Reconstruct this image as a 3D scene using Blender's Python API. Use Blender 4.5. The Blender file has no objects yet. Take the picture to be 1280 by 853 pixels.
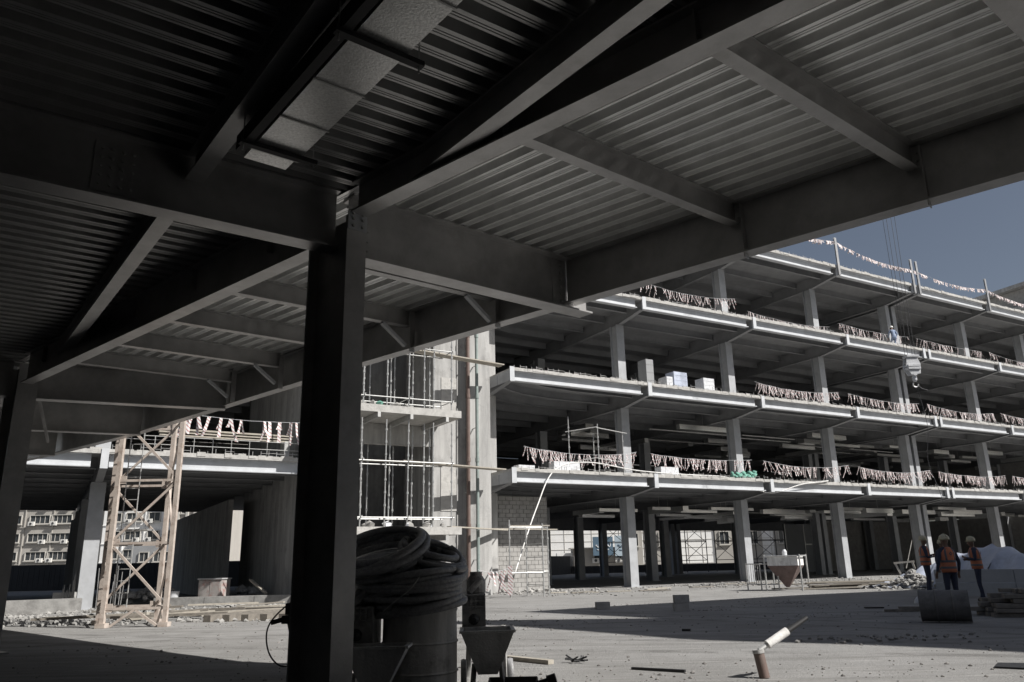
import bpy, bmesh, math, random
from mathutils import Vector, Matrix
random.seed(7)
SC = bpy.context.scene
COL = SC.collection
V = Vector

# ------------------------------------------------------------------ camera, sky, sun, exposure
HC = 1.35
PITCH, ROLL = math.radians(15.7685), math.radians(-1.23028)
fw = V((0, math.cos(PITCH), math.sin(PITCH)))
up0 = V((0, -math.sin(PITCH), math.cos(PITCH)))
rt = V((1, 0, 0)) * math.cos(ROLL) + up0 * math.sin(ROLL)
up = up0 * math.cos(ROLL) - V((1, 0, 0)) * math.sin(ROLL)
cd = bpy.data.cameras.new('camera')
cam = bpy.data.objects.new('camera', cd)
COL.objects.link(cam)
cam.matrix_world = Matrix(((rt.x, up.x, -fw.x, 0), (rt.y, up.y, -fw.y, 0), (rt.z, up.z, -fw.z, HC), (0, 0, 0, 1)))
cd.sensor_width = 36
cd.lens = 981.5 / 1280 * 36
cd.clip_start = 0.05
cd.clip_end = 3000
SC.camera = cam

SUN_AZ, SUN_EL = math.radians(115.6), math.radians(43.6)
w = bpy.data.worlds.new('World')
SC.world = w
w.use_nodes = True
nt = w.node_tree
bg = nt.nodes['Background']
sky = nt.nodes.new('ShaderNodeTexSky')
sky.sky_type = 'NISHITA'
sky.sun_disc = False
sky.sun_elevation = SUN_EL
sky.sun_rotation = SUN_AZ
sky.air_density = 0.9
sky.dust_density = 1.6
hs = nt.nodes.new('ShaderNodeHueSaturation')
hs.inputs['Saturation'].default_value = 0.72
nt.links.new(sky.outputs[0], hs.inputs['Color'])
nt.links.new(hs.outputs[0], bg.inputs[0])
bg.inputs[1].default_value = 0.05
sd = bpy.data.lights.new('sun', 'SUN')
sd.energy = 5.0
sd.angle = math.radians(0.5)
sd.color = (1.0, 0.97, 0.925)
sun = bpy.data.objects.new('sun', sd)
COL.objects.link(sun)
sdir = V((math.sin(SUN_AZ) * math.cos(SUN_EL), math.cos(SUN_AZ) * math.cos(SUN_EL), math.sin(SUN_EL)))
sun.rotation_euler = sdir.to_track_quat('Z', 'Y').to_euler()
SC.view_settings.view_transform = 'Standard'
SC.view_settings.look = 'None'
SC.view_settings.exposure = 0.35
SC.view_settings.gamma = 1.0
SC.cycles.max_bounces = 6
SC.cycles.diffuse_bounces = 2

# ------------------------------------------------------------------ helpers
def unit(az):
    a = math.radians(az)
    return V((math.sin(a), math.cos(a), 0))
UZ = V((0, 0, 1))
A, B = unit(-48.7), unit(51.05)
F, N = unit(59.9), unit(149.9)
def W(a, o, z=0):                       # facade frame: along, outward offset, height
    return F * a + N * (-34.0 + o) + UZ * z

def origin(o):
    r = V((0, 0, 0))
    while o is not None:
        r = r + o.location
        o = o.parent
    return r

class MB:
    def __init__(s):
        s.v, s.f = [], []
    def box(s, c, h, ax=None):          # half sizes h, axes ax
        X, Y, Z = ax or (V((1, 0, 0)), V((0, 1, 0)), UZ)
        c = V(c); n = len(s.v)
        for k in (-1, 1):
            for j in (-1, 1):
                for i in (-1, 1):
                    s.v.append(c + X * (h[0] * i) + Y * (h[1] * j) + Z * (h[2] * k))
        for q in ((0, 2, 3, 1), (4, 5, 7, 6), (0, 1, 5, 4), (2, 6, 7, 3), (0, 4, 6, 2), (1, 3, 7, 5)):
            s.f.append([n + t for t in q])
        return s
    def bar(s, p, q, wd, ht, u=UZ):     # rectangular bar from p to q
        p, q = V(p), V(q); d = q - p; L = d.length
        if L < 1e-6: return s
        d.normalize(); x = d.cross(u)
        if x.length < 1e-4: x = d.cross(V((1, 0, 0)))
        x.normalize(); y = x.cross(d)
        return s.box((p + q) / 2, (wd / 2, L / 2, ht / 2), (x, d, y))
    def ibeam(s, p, q, depth, fl, tw=.014, tf=.022):   # p,q = bottom centre line
        p, q = V(p), V(q)
        s.bar(p + UZ * tf / 2, q + UZ * tf / 2, fl, tf)
        s.bar(p + UZ * (depth - tf / 2), q + UZ * (depth - tf / 2), fl, tf)
        s.bar(p + UZ * depth / 2, q + UZ * depth / 2, tw, depth - 2 * tf)
        return s
    def tube(s, p, q, r, n=6, r2=None, cap=True):
        p, q = V(p), V(q); d = (q - p)
        if d.length < 1e-6: return s
        d.normalize()
        x = d.cross(UZ)
        if x.length < 1e-3: x = V((1, 0, 0))
        x.normalize(); y = x.cross(d); k = len(s.v)
        r2 = r if r2 is None else r2
        for pt, rr in ((p, r), (q, r2)):
            for i in range(n):
                a = 2 * math.pi * i / n
                s.v.append(pt + x * math.cos(a) * rr + y * math.sin(a) * rr)
        for i in range(n):
            j = (i + 1) % n
            s.f.append([k + i, k + n + i, k + n + j, k + j])
        if cap:
            s.f.append([k + i for i in range(n)])
            s.f.append([k + n + i for i in reversed(range(n))])
        return s
    def path(s, pts, r, n=6):
        pts = [V(p) for p in pts]; k = len(s.v); m = len(pts); x = None
        for i, p in enumerate(pts):
            d = (pts[min(i + 1, m - 1)] - pts[max(i - 1, 0)]).normalized()
            if x is None:
                x = d.cross(UZ)
                if x.length < 1e-3: x = V((1, 0, 0))
            else:
                x = x - d * x.dot(d)
                if x.length < 1e-4: x = d.cross(UZ)
            x.normalize(); y = x.cross(d)
            for j in range(n):
                a = 2 * math.pi * j / n
                s.v.append(p + x * math.cos(a) * r + y * math.sin(a) * r)
        for i in range(m - 1):
            for j in range(n):
                j2 = (j + 1) % n
                s.f.append([k + i * n + j, k + (i + 1) * n + j, k + (i + 1) * n + j2, k + i * n + j2])
        s.f.append([k + j for j in range(n)])
        s.f.append([k + (m - 1) * n + j for j in reversed(range(n))])
        return s
    def lathe(s, c, prof, n=24, axis=UZ, sq=1.0):
        c = V(c); z = V(axis).normalized(); x = z.cross(V((0, 1, 0)))
        if x.length < 1e-3: x = V((1, 0, 0))
        x.normalize(); y = z.cross(x); k = len(s.v)
        for r, h in prof:
            for i in range(n):
                a = 2 * math.pi * i / n
                s.v.append(c + x * (r * math.cos(a)) + y * (r * sq * math.sin(a)) + z * h)
        for m in range(len(prof) - 1):
            for i in range(n):
                j = (i + 1) % n
                s.f.append([k + m * n + i, k + m * n + j, k + (m + 1) * n + j, k + (m + 1) * n + i])
        s.f.append([k + i for i in reversed(range(n))])
        s.f.append([k + (len(prof) - 1) * n + i for i in range(n)])
        return s
    def prism(s, poly, z0, z1):
        k = len(s.v); n = len(poly)
        for z in (z0, z1):
            for p in poly: s.v.append(V((p[0], p[1], z)))
        s.f.append([k + i for i in reversed(range(n))]); s.f.append([k + n + i for i in range(n)])
        for i in range(n):
            j = (i + 1) % n
            s.f.append([k + i, k + j, k + n + j, k + n + i])
        return s
    def loop_prism(s, poly, ext):       # 3D polygon extruded by a vector
        k = len(s.v); n = len(poly); ext = V(ext)
        for p in poly: s.v.append(V(p))
        for p in poly: s.v.append(V(p) + ext)
        s.f.append([k + i for i in reversed(range(n))]); s.f.append([k + n + i for i in range(n)])
        for i in range(n):
            j = (i + 1) % n
            s.f.append([k + i, k + j, k + n + j, k + n + i])
        return s
    def face(s, pts):
        k = len(s.v); s.v += [V(p) for p in pts]; s.f.append([k + i for i in range(len(pts))]); return s
    def stone(s, c, r):
        c = V(c); k = len(s.v); a0 = random.uniform(0, 6.28)
        for zz, rr, nn in ((-.5, .8, 5), (.25, .9, 5)):
            for i in range(nn):
                a = a0 + 2 * math.pi * i / nn + random.uniform(-.3, .3); q = rr * random.uniform(.65, 1.15) * r
                s.v.append(c + V((q * math.cos(a), q * math.sin(a), zz * r * random.uniform(.6, 1))))
        s.v.append(c + V((random.uniform(-.2, .2) * r, random.uniform(-.2, .2) * r, r * .7)))
        for i in range(5):
            j = (i + 1) % 5
            s.f.append([k + i, k + j, k + 5 + j, k + 5 + i]); s.f.append([k + 5 + i, k + 5 + j, k + 10])
        return s
    def mesh(s, name, mat, org=V((0, 0, 0)), smooth=False):
        me = bpy.data.meshes.new(name)
        me.from_pydata([tuple(p - org) for p in s.v], [], s.f)
        bm = bmesh.new(); bm.from_mesh(me)
        bmesh.ops.recalc_face_normals(bm, faces=bm.faces)
        bm.to_mesh(me); bm.free()
        if smooth is True:
            for p in me.polygons: p.use_smooth = True
        elif smooth:
            me.shade_smooth() if hasattr(me, 'shade_smooth') else None
            me.set_sharp_from_angle(angle=math.radians(smooth))
        if mat: me.materials.append(mat)
        return me
    def build(s, name, mat, parent=None, smooth=False, kind=None, label=None):
        o = bpy.data.objects.new(name, s.mesh(name, mat, origin(parent), smooth))
        COL.objects.link(o)
        o.parent = parent
        if kind: o['kind'] = kind
        if label: o['label'] = label
        return o

def tag(o, label, cat, group=None, kind=None):
    o['label'] = label; o['category'] = cat
    if group: o['group'] = group
    if kind: o['kind'] = kind
    return o
def thing(name, loc, label, cat, group=None):
    o = bpy.data.objects.new(name, None); COL.objects.link(o); o.location = loc
    o.empty_display_size = .2
    return tag(o, label, cat, group)
def copy_tree(o, parent=None):
    c = o.copy(); COL.objects.link(c); c.parent = parent
    for ch in list(o.children): copy_tree(ch, c)
    return c
def share(name, me, parent, loc, rot=None, scale=None):   # an object that shares mesh data
    o = bpy.data.objects.new(name, me); COL.objects.link(o); o.parent = parent
    o.location = V(loc) - origin(parent)
    if rot is not None: o.rotation_euler = rot
    if scale is not None: o.scale = scale
    return o

# ------------------------------------------------------------------ materials
def mat(name, col, rough=.7, metal=0., var=.25, scale=3., bump=0., bscale=40., stain=None, stain_amt=.5, sscale=1.2, streak=False):
    m = bpy.data.materials.new(name); m.use_nodes = True
    t = m.node_tree; nd = t.nodes; ln = t.links; p = nd['Principled BSDF']
    p.inputs['Roughness'].default_value = rough; p.inputs['Metallic'].default_value = metal
    tc = nd.new('ShaderNodeTexCoord'); src = tc.outputs['Object']
    geo = nd.new('ShaderNodeNewGeometry'); src = geo.outputs['Position']
    n1 = nd.new('ShaderNodeTexNoise'); n1.inputs['Scale'].default_value = scale; n1.inputs['Detail'].default_value = 8
    n1.inputs['Roughness'].default_value = .65
    if streak:
        mp = nd.new('ShaderNodeMapping'); mp.inputs['Scale'].default_value = (1, 1, .12)
        ln.new(src, mp.inputs[0]); ln.new(mp.outputs[0], n1.inputs['Vector'])
    else: ln.new(src, n1.inputs['Vector'])
    mr = nd.new('ShaderNodeMapRange'); mr.inputs['From Min'].default_value = .3; mr.inputs['From Max'].default_value = .7
    mr.inputs['To Min'].default_value = 1 - var; mr.inputs['To Max'].default_value = 1 + var
    ln.new(n1.outputs[0], mr.inputs[0])
    mx = nd.new('ShaderNodeMix'); mx.data_type = 'RGBA'; mx.blend_type = 'MULTIPLY'; mx.inputs[0].default_value = 1
    mx.inputs[6].default_value = (*col, 1); ln.new(mr.outputs[0], mx.inputs[7]); out = mx.outputs[2]
    if stain:
        n2 = nd.new('ShaderNodeTexNoise'); n2.inputs['Scale'].default_value = sscale; n2.inputs['Detail'].default_value = 10
        n2.inputs['Roughness'].default_value = .7; ln.new(src, n2.inputs['Vector'])
        cr = nd.new('ShaderNodeMapRange'); cr.inputs['From Min'].default_value = .52; cr.inputs['From Max'].default_value = .68
        cr.inputs['To Max'].default_value = stain_amt
        ln.new(n2.outputs[0], cr.inputs[0])
        m2 = nd.new('ShaderNodeMix'); m2.data_type = 'RGBA'; ln.new(cr.outputs[0], m2.inputs[0]); ln.new(out, m2.inputs[6])
        m2.inputs[7].default_value = (*stain, 1); out = m2.outputs[2]
    ln.new(out, p.inputs['Base Color'])
    if bump:
        n3 = nd.new('ShaderNodeTexNoise'); n3.inputs['Scale'].default_value = bscale; n3.inputs['Detail'].default_value = 6
        ln.new(src, n3.inputs['Vector'])
        b = nd.new('ShaderNodeBump'); b.inputs['Strength'].default_value = bump; b.inputs['Distance'].default_value = .02
        ln.new(n3.outputs[0], b.inputs['Height']); ln.new(b.outputs[0], p.inputs['Normal'])
    return m
M = dict(
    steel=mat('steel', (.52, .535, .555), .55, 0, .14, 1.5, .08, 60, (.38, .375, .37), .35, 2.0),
    dsteel=mat('dark_steel', (.46, .455, .45), .36, .6, .2, 2.2, .1, 60, (.30, .285, .27), .5, 1.3),
    colsteel=mat('column_steel', (.38, .39, .405), .55, 0, .14, 1.5, .08, 60, (.27, .27, .27), .35, 2.0),
    kerb=mat('kerb_concrete', (.26, .255, .245), .95, 0, .3, 3, .4, 20, (.12, .115, .11), .7, 1.6),
    deck=mat('galvanised_deck', (.88, .88, .87), .28, .5, .16, 3, .05, 30, (.62, .62, .61), .4, 1.5),
    shaded_deck=mat('shade_darkened_deck', (.46, .46, .455), .4, .6, .2, 3, .05, 30, (.34, .34, .335), .5, 1.5),  # darker copy of the galvanised deck; inner-bay shade put into its colour
    duct=mat('galvanised_duct', (.74, .74, .73), .3, .85, .28, 45, .12, 60, (.5, .5, .48), .4, 6),
    concrete=mat('concrete', (.38, .375, .365), .9, 0, .32, 2.5, .35, 25, (.17, .165, .16), .55, .9, True),
    slab=mat('slab_concrete', (.44, .43, .41), .92, 0, .25, 5, .5, 18, (.27, .26, .25), .5, 2.5),
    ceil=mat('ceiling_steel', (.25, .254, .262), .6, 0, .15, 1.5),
    block=mat('concrete_block', (.36, .35, .335), .95, 0, .25, 3, .5, 60, (.17, .165, .16), .4, 1.5),
    mortar=mat('mortar', (.15, .148, .14), .95, 0, .2, 6),
    wood=mat('scaffold_board', (.38, .35, .30), .85, 0, .25, 8, .2, 50, (.22, .19, .15), .5, 4),
    dwood=mat('weathered_timber', (.20, .18, .155), .9, 0, .3, 6, .3, 40, (.1, .09, .08), .5, 4),
    zinc=mat('galvanised_tube', (.5, .5, .49), .45, .5, .2, 9),
    cream=mat('cream_paint', (.50, .435, .385), .55, 0, .18, 4, .08, 40, (.24, .16, .12), .65, 5),
    rust=mat('rusty_barrel', (.58, .57, .55), .75, .1, .35, 6, .4, 30, (.17, .16, .15), .7, 3, True),
    grime=mat('grimy_metal', (.36, .355, .345), .7, .1, .35, 8, .3, 40, (.07, .065, .06), .6, 5),
    hopper=mat('cement_stained_steel', (.76, .75, .73), .8, 0, .3, 5, .3, 40, (.4, .39, .375), .6, 4, True),
    drum=mat('drum_steel', (.13, .125, .12), .7, .1, .35, 6, .3, 30, (.06, .055, .05), .6, 3),
    rubber=mat('black_hose', (.30, .30, .305), .42, 0, .35, 30, .2, 80),
    black=mat('black_paint', (.018, .018, .019), .6, 0, .2, 6),
    brown=mat('brown_pipe', (.15, .105, .09), .6, 0, .15, 5, .05, 40, (.2, .18, .16), .4, 3),
    green=mat('green_pipe', (.24, .285, .27), .6, 0, .15, 5, .05, 40, (.25, .25, .24), .4, 3),
    orange=mat('orange_vest', (.50, .17, .09), .8, 0, .12, 12),
    band=mat('vest_band', (.10, .10, .11), .5, 0, .1, 10),
    silver=mat('reflective_band', (.36, .37, .38), .4, .2, .1, 10),
    navy=mat('navy_cloth', (.035, .04, .065), .9, 0, .25, 15),
    bluecloth=mat('pale_blue_cloth', (.26, .32, .44), .9, 0, .2, 15),
    skin=mat('skin', (.17, .10, .07), .55, 0, .1, 10),
    boot=mat('boot', (.03, .027, .025), .6, 0, .2, 10),
    helmet=mat('yellow_helmet', (.46, .41, .28), .4, 0, .08, 10),
    whelmet=mat('white_helmet', (.75, .75, .73), .4, 0, .08, 10),
    tarp=mat('tarpaulin', (.46, .50, .60), .5, 0, .18, 4, .5, 6, (.3, .33, .4), .4, 2),
    panel=mat('white_panel', (.42, .42, .42), .6, 0, .08, 2, .03, 30, (.28, .27, .26), .4, 1.5),
    greenbag=mat('green_net', (.16, .36, .29), .8, 0, .3, 10, .3, 20),
    foil=mat('white_wrap', (.62, .63, .65), .35, 0, .2, 10, .5, 12),
    rubble=mat('rubble_stone', (.29, .283, .27), .95, 0, .3, 3),
    stone=mat('site_grit', (.19, .18, .17), .95, 0, .4, 3),
    cable=mat('steel_cable', (.06, .06, .065), .6, .3, .1, 4),
    apt=mat('apartment_stone', (.37, .35, .32), .9, 0, .1, .6, .1, 6, (.3, .28, .25), .4, .5, True),
    white=mat('white_cladding', (.80, .79, .77), .7, 0, .06, .5, 0, 6, (.5, .48, .45), .35, .5, True),
    grey=mat('grey_cladding', (.27, .275, .28), .7, 0, .1, .6),
    frame=mat('window_frame', (.5, .48, .44), .6, 0, .1, 4),
    glass=mat('window_glass', (.05, .055, .06), .12, 0, .3, .5),
    ac=mat('ac_casing', (.62, .61, .58), .6, 0, .1, 4),
    fence=mat('hoarding', (.05, .052, .056), .7, 0, .15, 1.5),
    signblue=mat('blue_sign', (.10, .16, .22), .6, 0, .1, 2),
    signlight=mat('pale_sign', (.42, .5, .56), .6, 0, .1, 2),
    letter=mat('sign_lettering', (.75, .77, .78), .6, 0, .05, 2),
    rust2=mat('red_oxide', (.16, .115, .105), .75, 0, .25, 5, .1, 40, (.13, .08, .07), .5, 3),
    plaster=mat('grey_board', (.20, .21, .22), .8, 0, .08, 1),
    redlight=mat('red_white_box', (.42, .39, .37), .7, 0, .12, 5, 0, 40, (.30, .08, .06), .8, 2.2),
)
def tape_material():
    m = mat('warning_tape', (.78, .74, .72), .6, 0, .1, 20)
    t = m.node_tree; nd = t.nodes; ln = t.links; p = nd['Principled BSDF']
    geo = nd.new('ShaderNodeNewGeometry'); sx = nd.new('ShaderNodeSeparateXYZ'); ln.new(geo.outputs['Position'], sx.inputs[0])
    s1 = nd.new('ShaderNodeMath'); s1.operation = 'ADD'; ln.new(sx.outputs[0], s1.inputs[0]); ln.new(sx.outputs[2], s1.inputs[1])
    s2 = nd.new('ShaderNodeMath'); s2.operation = 'MULTIPLY'; ln.new(s1.outputs[0], s2.inputs[0]); s2.inputs[1].default_value = 7.0
    s3 = nd.new('ShaderNodeMath'); s3.operation = 'FRACT'; ln.new(s2.outputs[0], s3.inputs[0])
    s4 = nd.new('ShaderNodeMath'); s4.operation = 'GREATER_THAN'; ln.new(s3.outputs[0], s4.inputs[0]); s4.inputs[1].default_value = .62
    mx = nd.new('ShaderNodeMix'); mx.data_type = 'RGBA'; ln.new(s4.outputs[0], mx.inputs[0])
    mx.inputs[6].default_value = (.66, .645, .64, 1); mx.inputs[7].default_value = (.42, .25, .245, 1)
    ln.new(mx.outputs[2], p.inputs['Base Color'])
    return m
M['tape'] = tape_material()
def ground_material():
    m = bpy.data.materials.new('dusty_ground'); m.use_nodes = True
    t = m.node_tree; nd = t.nodes; ln = t.links; p = nd['Principled BSDF']; p.inputs['Roughness'].default_value = .95
    geo = nd.new('ShaderNodeNewGeometry'); src = geo.outputs['Position']
    def noise(sc, det=8, rg=.6):
        n = nd.new('ShaderNodeTexNoise'); n.inputs['Scale'].default_value = sc; n.inputs['Detail'].default_value = det
        n.inputs['Roughness'].default_value = rg; ln.new(src, n.inputs['Vector']); return n.outputs[0]
    def ramp(f, a, b, c0, c1):
        r = nd.new('ShaderNodeMapRange'); r.inputs[1].default_value = a; r.inputs[2].default_value = b
        r.inputs[3].default_value = c0; r.inputs[4].default_value = c1; ln.new(f, r.inputs[0]); return r.outputs[0]
    def mix(f, c0, c1):
        x = nd.new('ShaderNodeMix'); x.data_type = 'RGBA'
        ln.new(f, x.inputs[0])
        for i, c in ((6, c0), (7, c1)):
            if isinstance(c, tuple): x.inputs[i].default_value = (*c, 1)
            else: ln.new(c, x.inputs[i])
        return x.outputs[2]
    base = mix(ramp(noise(.35), .35, .65, 0, 1), (.225, .22, .212), (.305, .30, .292))
    mp = nd.new('ShaderNodeMapping'); mp.inputs['Rotation'].default_value = (0, 0, math.radians(-22)); mp.inputs['Scale'].default_value = (.16, 1.5, 1)
    ln.new(src, mp.inputs[0])
    def streak(sc, det=6):
        n = nd.new('ShaderNodeTexNoise'); n.inputs['Scale'].default_value = sc; n.inputs['Detail'].default_value = det; n.inputs['Roughness'].default_value = .6
        ln.new(mp.outputs[0], n.inputs['Vector']); return n.outputs[0]
    tr = streak(1.3); tr2 = streak(4.5)
    base = mix(ramp(tr, .50, .64, 0, .65), base, (.185, .18, .172))
    base = mix(ramp(tr2, .55, .66, 0, .5), base, (.40, .39, .375))
    base = mix(ramp(noise(2.2, 10, .7), .55, .72, 0, .6), base, (.17, .16, .15))
    base = mix(ramp(noise(9, 8, .7), .58, .75, 0, .55), base, (.40, .385, .36))
    sx = nd.new('ShaderNodeSeparateXYZ'); ln.new(src, sx.inputs[0])
    def mth(op, a, b=None):
        m_ = nd.new('ShaderNodeMath'); m_.operation = op
        for i, v in enumerate((a, b)):
            if v is None: continue
            if isinstance(v, (int, float)): m_.inputs[i].default_value = v
            else: ln.new(v, m_.inputs[i])
        return m_.outputs[0]
    trk = None
    for (sl, off_, amp, frq, ph) in ((-.42, 15.2, .8, .21, 0), (-.42, 13.4, .8, .21, 0), (.12, 19.0, 1.2, .16, 1.3), (.12, 17.3, 1.2, .16, 1.3), (-.9, 24.0, 1.4, .13, 2.2), (-.9, 22.2, 1.4, .13, 2.2)):
        c = mth('ADD', mth('MULTIPLY', sx.outputs[0], sl), mth('ADD', mth('MULTIPLY', mth('SINE', mth('ADD', mth('MULTIPLY', sx.outputs[0], frq), ph)), amp), off_))
        d_ = mth('ABSOLUTE', mth('SUBTRACT', sx.outputs[1], c))
        k_ = ramp(d_, .12, .24, 1, 0)
        trk = k_ if trk is None else mth('MAXIMUM', trk, k_)
    trk = mth('MULTIPLY', trk, ramp(noise(1.1, 6, .7), .40, .60, 0, 1))
    base = mix(mth('MULTIPLY', trk, .8), base, (.15, .146, .14))
    base = mix(ramp(noise(60, 4, .7), .60, .72, 0, .55), base, (.14, .13, .12))
    ln.new(base, p.inputs['Base Color'])
    b = nd.new('ShaderNodeBump'); b.inputs['Strength'].default_value = .6; b.inputs['Distance'].default_value = .05
    ad = nd.new('ShaderNodeMath'); ad.operation = 'ADD'; ln.new(noise(3, 10, .7), ad.inputs[0]); ad2 = nd.new('ShaderNodeMath'); ad2.operation = 'ADD'; ln.new(noise(24, 8, .7), ad2.inputs[0]); ln.new(mth('SUBTRACT', tr2, mth('MULTIPLY', trk, .5)), ad2.inputs[1]); ln.new(ad2.outputs[0], ad.inputs[1])
    ln.new(ad.outputs[0], b.inputs['Height']); ln.new(b.outputs[0], p.inputs['Normal'])
    return m
M['ground'] = ground_material()

# ------------------------------------------------------------------ ground
g = MB(); g.face([(-1500, -1500, 0), (1500, -1500, 0), (1500, 1500, 0), (-1500, 1500, 0)])
gr = g.build('ground', M['ground']); gr['kind'] = 'structure'; gr['label'] = 'dusty grey site ground'

# ------------------------------------------------------------------ the ring building with the facade
LV = [0, 5.55, 10.33, 15.11, 19.89]           # slab tops; underside of girders is 0.95 below, edge beams 0.62 below
BAYS = [-15.4, -7.0, 1.4, 9.8, 18.2, 26.58, 34.93, 43.33, 51.68, 60.7, 69.1, 77.5]
ROWS = [0, -8.4, -16.8, -25.2]
bd = thing('steel_frame_building', W(35, 0), 'unfinished grey steel frame building of four open storeys across the yard', 'building')
def fbox(mb, a0, a1, o0, o1, z0, z1):
    return mb.box(W((a0 + a1) / 2, (o0 + o1) / 2, (z0 + z1) / 2), (abs(a1 - a0) / 2, abs(o1 - o0) / 2, abs(z1 - z0) / 2), (F, N, UZ))
CORE0, CORE1 = 8.6, 17.2                      # the stair core takes the place of the bay here
nbeam = 0
late = MB()
for li in range(1, 5):
    zt = LV[li]; rb = MB()
    for bi in range(len(BAYS) - 1):
        a0, a1 = BAYS[bi], BAYS[bi + 1]
        c0, c1 = a0, a1
        if abs(a0 - 1.4) < .1: c1 = CORE0 - .02
        if abs(a0 - 9.8) < .1: c0 = CORE1 + .02
        endbay = abs(a0 - 9.8) < .1
        so = .32 if endbay else 2.52
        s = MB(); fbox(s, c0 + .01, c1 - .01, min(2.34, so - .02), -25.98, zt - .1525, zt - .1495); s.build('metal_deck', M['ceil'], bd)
        s = MB(); fbox(s, c0 + .01, c1 - .01, so, -26.0, zt - .149, zt); s.build('floor_slab', M['slab'], bd)
        if abs(a0 - 9.8) < .1:
            s = MB(); fbox(s, CORE0 - .01, CORE1 + .01, -9.03, -26.0, zt - .149, zt); s.build('floor_slab', M['slab'], bd)
        # edge beam of this bay
        if endbay: continue
        e = MB(); x0 = c0 + .16; x1 = c1 - (.42 if c1 == a1 else .1)
        fbox(e, x0, x1, 2.40, 2.16, zt - .175, zt - .153)
        fbox(e, x0, x1, 2.29, 2.275, zt - .58, zt - .177)
        fbox(e, x0, x1, 2.44, 2.13, zt - .62, zt - .58)
        e.build('edge_beam', M['steel'], bd)
        # ragged concrete along the slab edge
        u = MB(); x = c0 + .02
        while x < c1 - .1:
            L = random.uniform(.12, .5); o = random.uniform(2.5, 2.545)
            fbox(u, x, min(x + L, c1 - .02), o, 2.30 + random.uniform(0, .1), zt - random.uniform(.09, .14), zt + random.choice((.01, .02, .035, .06)) * random.uniform(.5, 1.2)); x += L + random.choice((.004, .004, .1))
        u.build('rough_edge', M['slab'], bd, kind='stuff')
        # rebar starters along the slab edge
        x = c0 + .2
        while x < c1 - .1:
            hh = random.uniform(.10, .24)
            fbox(rb, x, x + .018, 2.40, 2.382, zt, zt + hh)
            if random.random() < .5: fbox(rb, x, x + .34, 2.40, 2.385, zt + hh * .6, zt + hh * .6 + .014)
            x += random.uniform(.28, .36)
        # floor beams under the slab
        dep = .42
        bows = bi == 4
        for k in range(12):
            o = 1.25 - k * 2.1
            tgt = MB()
            z = zt - .153 - dep
            if bows and k < 6:
                pts = [(c0 + .1, o + 1.6 + .25 * k), (c0 + .9, o + 1.0 + .2 * k), (c0 + 2.3, o + .35 + .1 * k), (c0 + 4.2, o + .05), (a1 - .2, o)]
                for (xa, oa), (xb, ob) in zip(pts, pts[1:]):
                    if max(oa, ob) < 2.2: tgt.ibeam(W(xa, oa, z), W(xb, ob, z), dep, .16)
                    else: tgt.ibeam(W(xa, min(oa, 2.2), z), W(xb, min(ob, 2.2), z), dep, .16)
            else:
                tgt.ibeam(W(c0 + .16, o, z), W(a1 - .16 if c1 == a1 else c1, o, z), dep, .16)
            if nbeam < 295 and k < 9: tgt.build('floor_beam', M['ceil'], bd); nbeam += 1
            else:
                n = len(late.v); late.v += tgt.v; late.f += [[n + i for i in q] for q in tgt.f]
    rb.build('rebar', M['dsteel'], bd, kind='stuff')
    for bi, a in enumerate(BAYS):
        if CORE0 < a < CORE1: continue
        dbl = abs(a - 51.68) < .1
        gd = MB()
        for da in ((-.36, .36) if dbl else (0,)):
            gd.ibeam(W(a + da, -25.6, zt - .95), W(a + da, .34, zt - .95), .79, .26)
            # tapering bracket out to the facade edge
            z0, z1, zz = zt - .95, zt - .66, zt - .16
            gd.loop_prism([W(a + da - .01, .34, z0 + .02), W(a + da - .01, 2.34, z1 + .02), W(a + da - .01, 2.34, zz), W(a + da - .01, .34, zz)], F * .02)
            gd.loop_prism([W(a + da - .13, .34, z0), W(a + da - .13, 2.34, z1), W(a + da - .13, 2.34, z1 + .022), W(a + da - .13, .34, z0 + .022)], F * .26)
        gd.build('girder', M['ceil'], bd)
        if abs(a - 18.2) < .1:
            sp = MB(); fbox(sp, a - .145, a - .13, .36, 2.52, zt - .67, zt - .155); sp.build('side_plate', M['colsteel'], bd)
            sp = MB(); fbox(sp, a - .17, a - .146, 1.35, 1.37, zt - .66, zt - .16); sp.build('stiffener', M['colsteel'], bd)
        ep = MB()
        for da in ((-.3, .3) if dbl else (0,)):
            fbox(ep, a + da - .125, a + da + .125, 2.56, 2.535, zt - .68, zt + .03)
            fbox(ep, a + da - .012, a + da + .012, 2.534, 2.34, zt - .66, zt - .155)
        ep.build('end_plate', M['steel'], bd)
late.build('floor_beams', M['ceil'], bd, kind='stuff')
for r, o in enumerate(ROWS):
    for a in BAYS:
        if CORE0 < a < CORE1: continue
        if abs(a - 51.68) < .1: xs = (-.36, .36)
        else: xs = (0,)
        for da in xs:
            hw = .21 if len(xs) > 1 else .26
            conc = abs(a - 18.2) < .1 and r == 0
            for li in range(4):
                z0 = LV[li] + .004; z1 = LV[li + 1] - .955
                c = MB()
                if conc:
                    fbox(c, a - .33, a + .33, o + .3, o - .4, z0, z1)
                else:      # H section: two flanges and a web, base plate
                    fbox(c, a + da - hw, a + da + hw, o + .31, o + .27, z0, z1)
                    fbox(c, a + da - hw, a + da + hw, o - .31, o - .27, z0, z1)
                    fbox(c, a + da - .12, a + da + .12, o + .268, o - .268, z0, z1)
                    fbox(c, a + da - hw - .08, a + da + hw + .08, o + .40, o - .40, z0 - .004, z0 + .04)
                c.build('column', M['concrete'] if conc else M['colsteel'], bd)
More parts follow.
